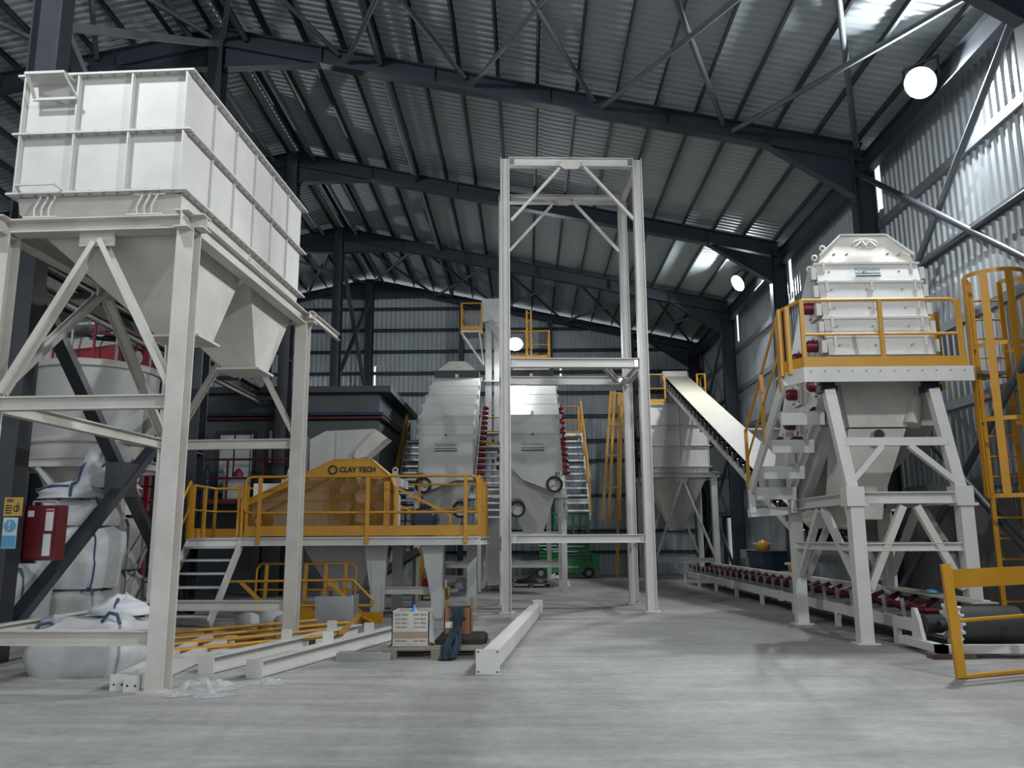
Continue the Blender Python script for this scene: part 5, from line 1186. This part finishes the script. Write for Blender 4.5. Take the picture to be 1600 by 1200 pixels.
# pallet, carton, brown box, cloth
pt = thing('wooden_pallet', 'weathered wooden pallet on the floor under the cartons', 'pallet', (-1.15, 11.3, 0))
for y in (10.85, 11.3, 11.75):
    for x in (-1.72, -1.15, -.6): b = MB(); b.box((x-.07, y-.05, .02), (x+.07, y+.05, .11)); b.build('block', 'wood', pt)
    b = MB(); b.box((-1.80, y-.05, 0), (-.52, y+.05, .02)); b.build('bottom_board', 'wood', pt)
for k in range(6): y = 10.80+k*.19; b = MB(); b.box((-1.80, y, .11), (-.52, y+.13, .135)); b.build('top_board', 'wood', pt)
ca = thing('printed_carton', 'white printed open-top carton standing on the pallet', 'carton', (-1.45, 11.25, .135))
cx0, cx1, cy0, cy1, cz0, cz1 = -1.75, -1.27, 11.0, 11.55, .15, .57
for (lo, hi) in (((cx0, cy0, cz0), (cx1, cy0+.012, cz1)), ((cx0, cy1-.012, cz0), (cx1, cy1, cz1)), ((cx0, cy0, cz0), (cx0+.012, cy1, cz1)), ((cx1-.012, cy0, cz0), (cx1, cy1, cz1)), ((cx0, cy0, cz0-.012), (cx1, cy1, cz0))):
    b = MB(); b.box(lo, hi); b.build('carton_wall', 'carton', ca)
b = MB(); b.box((cx0+.02, cy0-.004, .24), (cx1-.02, cy0, .32)); b.build('tape_band', 'cartonb', ca)
for (z, sz) in ((.53, .034), (.475, .03), (.425, .03), (.375, .028), (.205, .03)):
    for x in (cx0+.12, cx0+.36): text('CLAY TECH', sz, 'ink', ca, (x, cy0-.003, z), FRONT, ext=.001)
b = MB(); b.prism([(cx1+.003, cy0+.0, .2), (cx1+.05, cy0+.1, .16), (cx1+.07, cy0+.3, .14), (cx1+.01, cy0+.5, .2), (cx1+.002, cy0+.5, .58), (cx1+.005, cy0+.02, .58)], (.004, 0, .0)); b.build('plastic_wrap', 'plastic', ca)
b = MB(); b.box((cx0+.014, cy0+.014, .40), (cx1-.014, cy1-.014, .42)); b.build('carton_contents', 'cardboard', ca)
b = MB(); b.lathe((-1.48, 11.12, .421), [(.07, 0), (.1, .06), (.07, .13), (.02, .17), (.012, .22), (.005, .225)], 10); b.solo('blue_plastic_bag', 'bluebag', 'bright blue plastic bag inside the white carton', 'bag')
bb = thing('brown_box', 'open brown cardboard box with two round holes on the pallet', 'carton', (-.92, 11.5, .135))
bx0, bx1, by0, by1, bz0, bz1 = -1.12, -.76, 11.42, 11.8, .25, .58
for (lo, hi) in (((bx0, by0, bz0), (bx1, by0+.01, bz1)), ((bx0, by1-.01, bz0), (bx1, by1, bz1)), ((bx0, by0, bz0), (bx0+.01, by1, bz1+.08)), ((bx1-.01, by0, bz0), (bx1, by1, bz1+.12)), ((bx0, by0, bz0-.01), (bx1, by1, bz0))):
    b = MB(); b.box(lo, hi); b.build('box_wall', 'cardboard', bb)
for x in (-1.02, -.86): b = MB(); b.tube((x, by0-.004, .44), (x, by0, .44), .032, 14); b.build('hand_hole', 'ink', bb)
b = MB(); b.box((-1.1, by0-.005, .32), (-1.0, by0, .40)); b.build('paper_label', 'paper', bb)
tb = thing('tool_case', 'black tool case lying on the pallet under the brown box', 'case', (-.85, 11.4, .135))
b = MB(); b.loft([[(-1.2, 11.2, .137), (-.58, 11.2, .137), (-.56, 11.85, .137), (-1.2, 11.85, .137)], [(-1.2, 11.2, .2), (-.57, 11.2, .2), (-.55, 11.85, .2), (-1.2, 11.85, .2)], [(-1.17, 11.24, .238), (-.62, 11.24, .238), (-.6, 11.8, .238), (-1.17, 11.8, .238)]]); b.build('case_shell', 'blacks', tb)
b = MB(); b.box((-.58, 11.3, .15), (-.54, 11.6, .22)); b.build('case_handle', 'blacks', tb)
jc = thing('blue_jacket', 'dark blue work trousers draped down the brown box front', 'clothing', (-.94, 11.2, .1))
rings = []
def strip(xc, w_, pts, name, parent):
    b = MB(); n_ = 6; vs = []; 
    for (y, z, ww, dx) in pts:
        for i in range(n_+1):
            u = i/n_-.5; vs.append((xc+dx+u*w_*ww, y-.02*math.sin(u*9+z*20), z))
    fs = [(j*(n_+1)+i, j*(n_+1)+i+1, (j+1)*(n_+1)+i+1, (j+1)*(n_+1)+i) for j in range(len(pts)-1) for i in range(n_)]
    b.add(vs, fs, True); o = b.build(name, 'bluecloth', parent)
    md = o.modifiers.new('thick', 'SOLIDIFY'); md.thickness = .025; return o
strip(-.94, .16, [(11.56, .55, 1.1, 0), (11.46, .60, 1.15, 0), (11.38, .58, 1.1, 0), (11.37, .45, .8, .01), (11.35, .34, .65, 0), (11.28, .3, .7, -.01)], 'waist', jc)
strip(-.99, .09, [(11.29, .32, .8, .04), (11.2, .26, 1, .0), (11.05, .2, 1.1, -.03), (10.78, .15, 1.2, -.05), (10.76, .05, 1.4, -.04), (10.68, .03, 1.5, -.05)], 'leg', jc)
strip(-.91, .09, [(11.29, .32, .8, -.02), (11.2, .25, 1, 0), (11.0, .19, 1, .01), (10.78, .15, 1, .0), (10.72, .06, .9, -.03), (10.68, .04, .9, -.04)], 'leg', jc)
# debris of film and paper at the hopper leg
for (x, y, s, sd, lab) in ((-3.3, 8.85, .30, 21, 'largest scrap of crumpled clear film by the near hopper leg'), (-3.1, 8.42, .16, 22, 'film scrap nearest the viewer by the hopper leg'), (-2.75, 9.1, .17, 25, 'film scrap on the floor in front of the front beam end'), (-3.45, 8.45, .13, 28, 'small film scrap touching the near hopper leg foot')):
    b = MB(); n_ = 20; m_ = 7; c0 = V((x, y, 0)); vs = [c0+V((0, 0, .05))]; fs = []
    for j in range(1, m_+1):
        for i in range(n_):
            a_ = 2*math.pi*i/n_; r_ = s*j/m_*(1+.45*noise.noise(V((math.cos(a_)*1.8+sd, math.sin(a_)*1.8, sd))))
            z_ = max(.006, (.045+.09*noise.noise(V((x*3+math.cos(a_)*r_*16, math.sin(a_)*r_*16, sd))))*(1-(j/m_)**2)*(s/.25)+.006)
            vs.append(c0+V((math.cos(a_)*r_*1.3, math.sin(a_)*r_, z_)))
    fs += [(0, 1+i, 1+(i+1) % n_) for i in range(n_)]
    for j in range(m_-1): fs += [(1+j*n_+i, 1+j*n_+(i+1) % n_, 1+(j+1)*n_+(i+1) % n_, 1+(j+1)*n_+i) for i in range(n_)]
    b.add(vs, fs); b.solo('crumpled_film', 'plastic', lab, 'film', 'film scraps by the hopper leg')
# far floor clutter
for (x, y, rz, lab) in ((.1, 26.3, .05, 'low pallet on the floor in front of the central machines'), (-.6, 29.5, -.1, 'low pallet on the floor behind the central machines')):
    t = thing('wooden_pallet', lab, 'pallet', (x, y, 0)); Mx = fr(x, y, rz)
    for k in (-.6, 0, .6): b = MB(Mx); b.box((k-.06, -.5, 0), (k+.06, .5, .1)); b.build('stringer', 'wood', t)
    for k in range(5): b = MB(Mx); b.box((-.75, -.5+k*.22, .1), (.75, -.36+k*.22, .125)); b.build('top_board', 'wood', t)
crumple('tarp_heap', 'dark crumpled tarp on the pallet in front of the central machines', (.15, 26.3, .126), 1.0, .7, .2, 31, 'blacks', .5, 'tarp')
crumple('rubble_bag', 'pale crumpled sack on the floor right of the central machines', (.95, 26.9, 0), .8, .6, .3, 33, 'bag', .5, 'sack')
crumple('rubble_bag', 'grey crumpled sack on the floor beneath the left central machine', (-1.9, 25.6, 0), .7, .5, .3, 35, 'bagd', .5, 'sack')
for i, (x0, y0, x1, y1, lab) in enumerate(((-3.2, 26.2, -1.3, 26.9, 'pipe length on the floor behind the crusher platform'), (-1.2, 24.6, -.55, 25.2, 'short pipe length on the floor between the central machines'), (-3.6, 23.0, -1.9, 23.2, 'rail length on the floor before the left central machine'))):
    b = MB(); b.tube((x0, y0, .07), (x1, y1, .07), .07, 10); b.solo('steel_pipe', 'seam' if i != 2 else 'dust', lab, 'pipe')
yb = thing('tool_trolley', 'small yellow framed trolley seen below the crusher platform', 'trolley', (-2.3, 21, 0))
b = MB(); b.box((-2.65, 20.8, .12), (-1.95, 21.3, .3)); b.build('tray', 'yellow', yb)
b = MB()
for (x, y) in ((-2.63, 20.82), (-2.63, 21.28)): b.bar((x, y, 0), (x, y, 1.3), .05, .05)
b.bar((-2.63, 20.82, 1.3), (-2.63, 21.28, 1.3), .05, .05); b.bar((-1.98, 20.82, 0), (-1.98, 20.82, .2), .05, .05); b.bar((-1.98, 21.28, 0), (-1.98, 21.28, .2), .05, .05); b.build('trolley_frame', 'yellow', yb)
for (x, s, mm, lab) in ((-2.45, .2, 'redb', 'red toolbox on the yellow trolley'), (-2.15, .16, 'paper', 'white box on the yellow trolley')):
    b = MB(); b.box((x-.13, 20.9, .3), (x+.13, 21.2, .3+s)); b.box((x-.1, 20.95, .3+s), (x+.1, 21.15, .32+s)); b.solo('small_box', mm, lab, 'box')
# clutter by the right wall
cbx = thing('steel_locker', 'grey steel locker by the right wall beyond the floor conveyor', 'locker', (6.75, 25.6, 0))
b = MB(); b.box((6.5, 25.3, 0), (6.95, 25.9, 1.1)); b.build('locker_body', 'seam', cbx)
b = MB(); b.box((6.48, 25.33, .1), (6.5, 25.87, .85)); b.build('locker_door', 'brace', cbx)
b = MB(); b.box((6.52, 25.28, .9), (6.93, 25.3, 1.02)); b.build('label_plate', 'cartonb', cbx)
db = thing('dark_bin', 'dark blue waste bin by the right wall', 'bin', (6.8, 23.6, 0))
b = MB(); b.loft([[(6.5, 23.2, 0), (7.05, 23.2, 0), (7.05, 24.6, 0), (6.5, 24.6, 0)], [(6.4, 23.1, 1.05), (7.15, 23.1, 1.05), (7.15, 24.7, 1.05), (6.4, 24.7, 1.05)]]); b.build('bin_body', 'blue', db)
b = MB(); b.box((6.38, 23.05, 1.05), (7.17, 24.75, 1.1)); b.build('bin_lid', 'blacks', db)
def yellow_tool(label, c):
    t = thing('yellow_machine', label, 'tool', c); c = V(c)
    b = MB(); b.lathe(c, [(.16, 0), (.2, .05), (.2, .18), (.1, .26), (.04, .3)], 12); b.build('tool_body', 'yellow', t)
    b = MB(); b.bar(c+V((-.28, 0, .2)), c+V((.28, 0, .2)), .06, .06); b.build('tool_handle', 'cream', t)
yellow_tool('yellow power tool on the dark blue bin lid', (6.75, 24.3, 1.1))
sb = thing('work_stand', 'small wooden work stand by the right wall', 'table', (6.75, 21.4, 0))
for (x, y) in ((6.5, 21.1), (7.0, 21.1), (6.5, 21.7), (7.0, 21.7)): b = MB(); b.bar((x, y, 0), (x, y, .58), .06, .06); b.build('leg', 'wood', sb)
b = MB(); b.box((6.42, 21.0, .58), (7.08, 21.8, .62)); b.build('table_top', 'wood', sb)
yellow_tool('yellow power tool on the wooden work stand', (6.75, 21.4, .62))
for (x, y, sx, h, mm, lab) in ((6.55, 20.2, .4, .35, 'cardboard', 'brown carton on the floor by the right wall, farther one'), (6.75, 18.6, .5, .4, 'cartonb', 'pale brown carton on the floor by the right wall'), (6.6, 17.4, .4, .3, 'cardboard', 'brown carton on the floor behind the machine stand'), (6.7, 15.9, .5, .25, 'seam', 'grey box on the floor behind the machine stand')):
    b = MB(); b.box((x-sx/2, y-.3, 0), (x+sx/2, y+.3, h)); b.box((x-sx/2-.01, y-.31, h-.03), (x+sx/2+.01, y-.05, h+.015)); b.box((x-sx/2-.01, y+.05, h-.03), (x+sx/2+.01, y+.31, h+.015)); b.solo('storage_carton', mm, lab, 'carton')
b = MB(); b.box((7.30, 24.0, 2.44), (7.46, 24.7, 2.62)); b.box((7.32, 24.2, 2.62), (7.46, 24.55, 2.75)); b.solo('shelf_box', 'woodd', 'small brown box on the wall girt above the blue bin', 'box')
crumple('tarp_heap', 'grey crumpled sheet on the floor behind the machine stand', (6.75, 16.7, 0), .7, .6, .5, 41, 'bagd', .5, 'tarp')
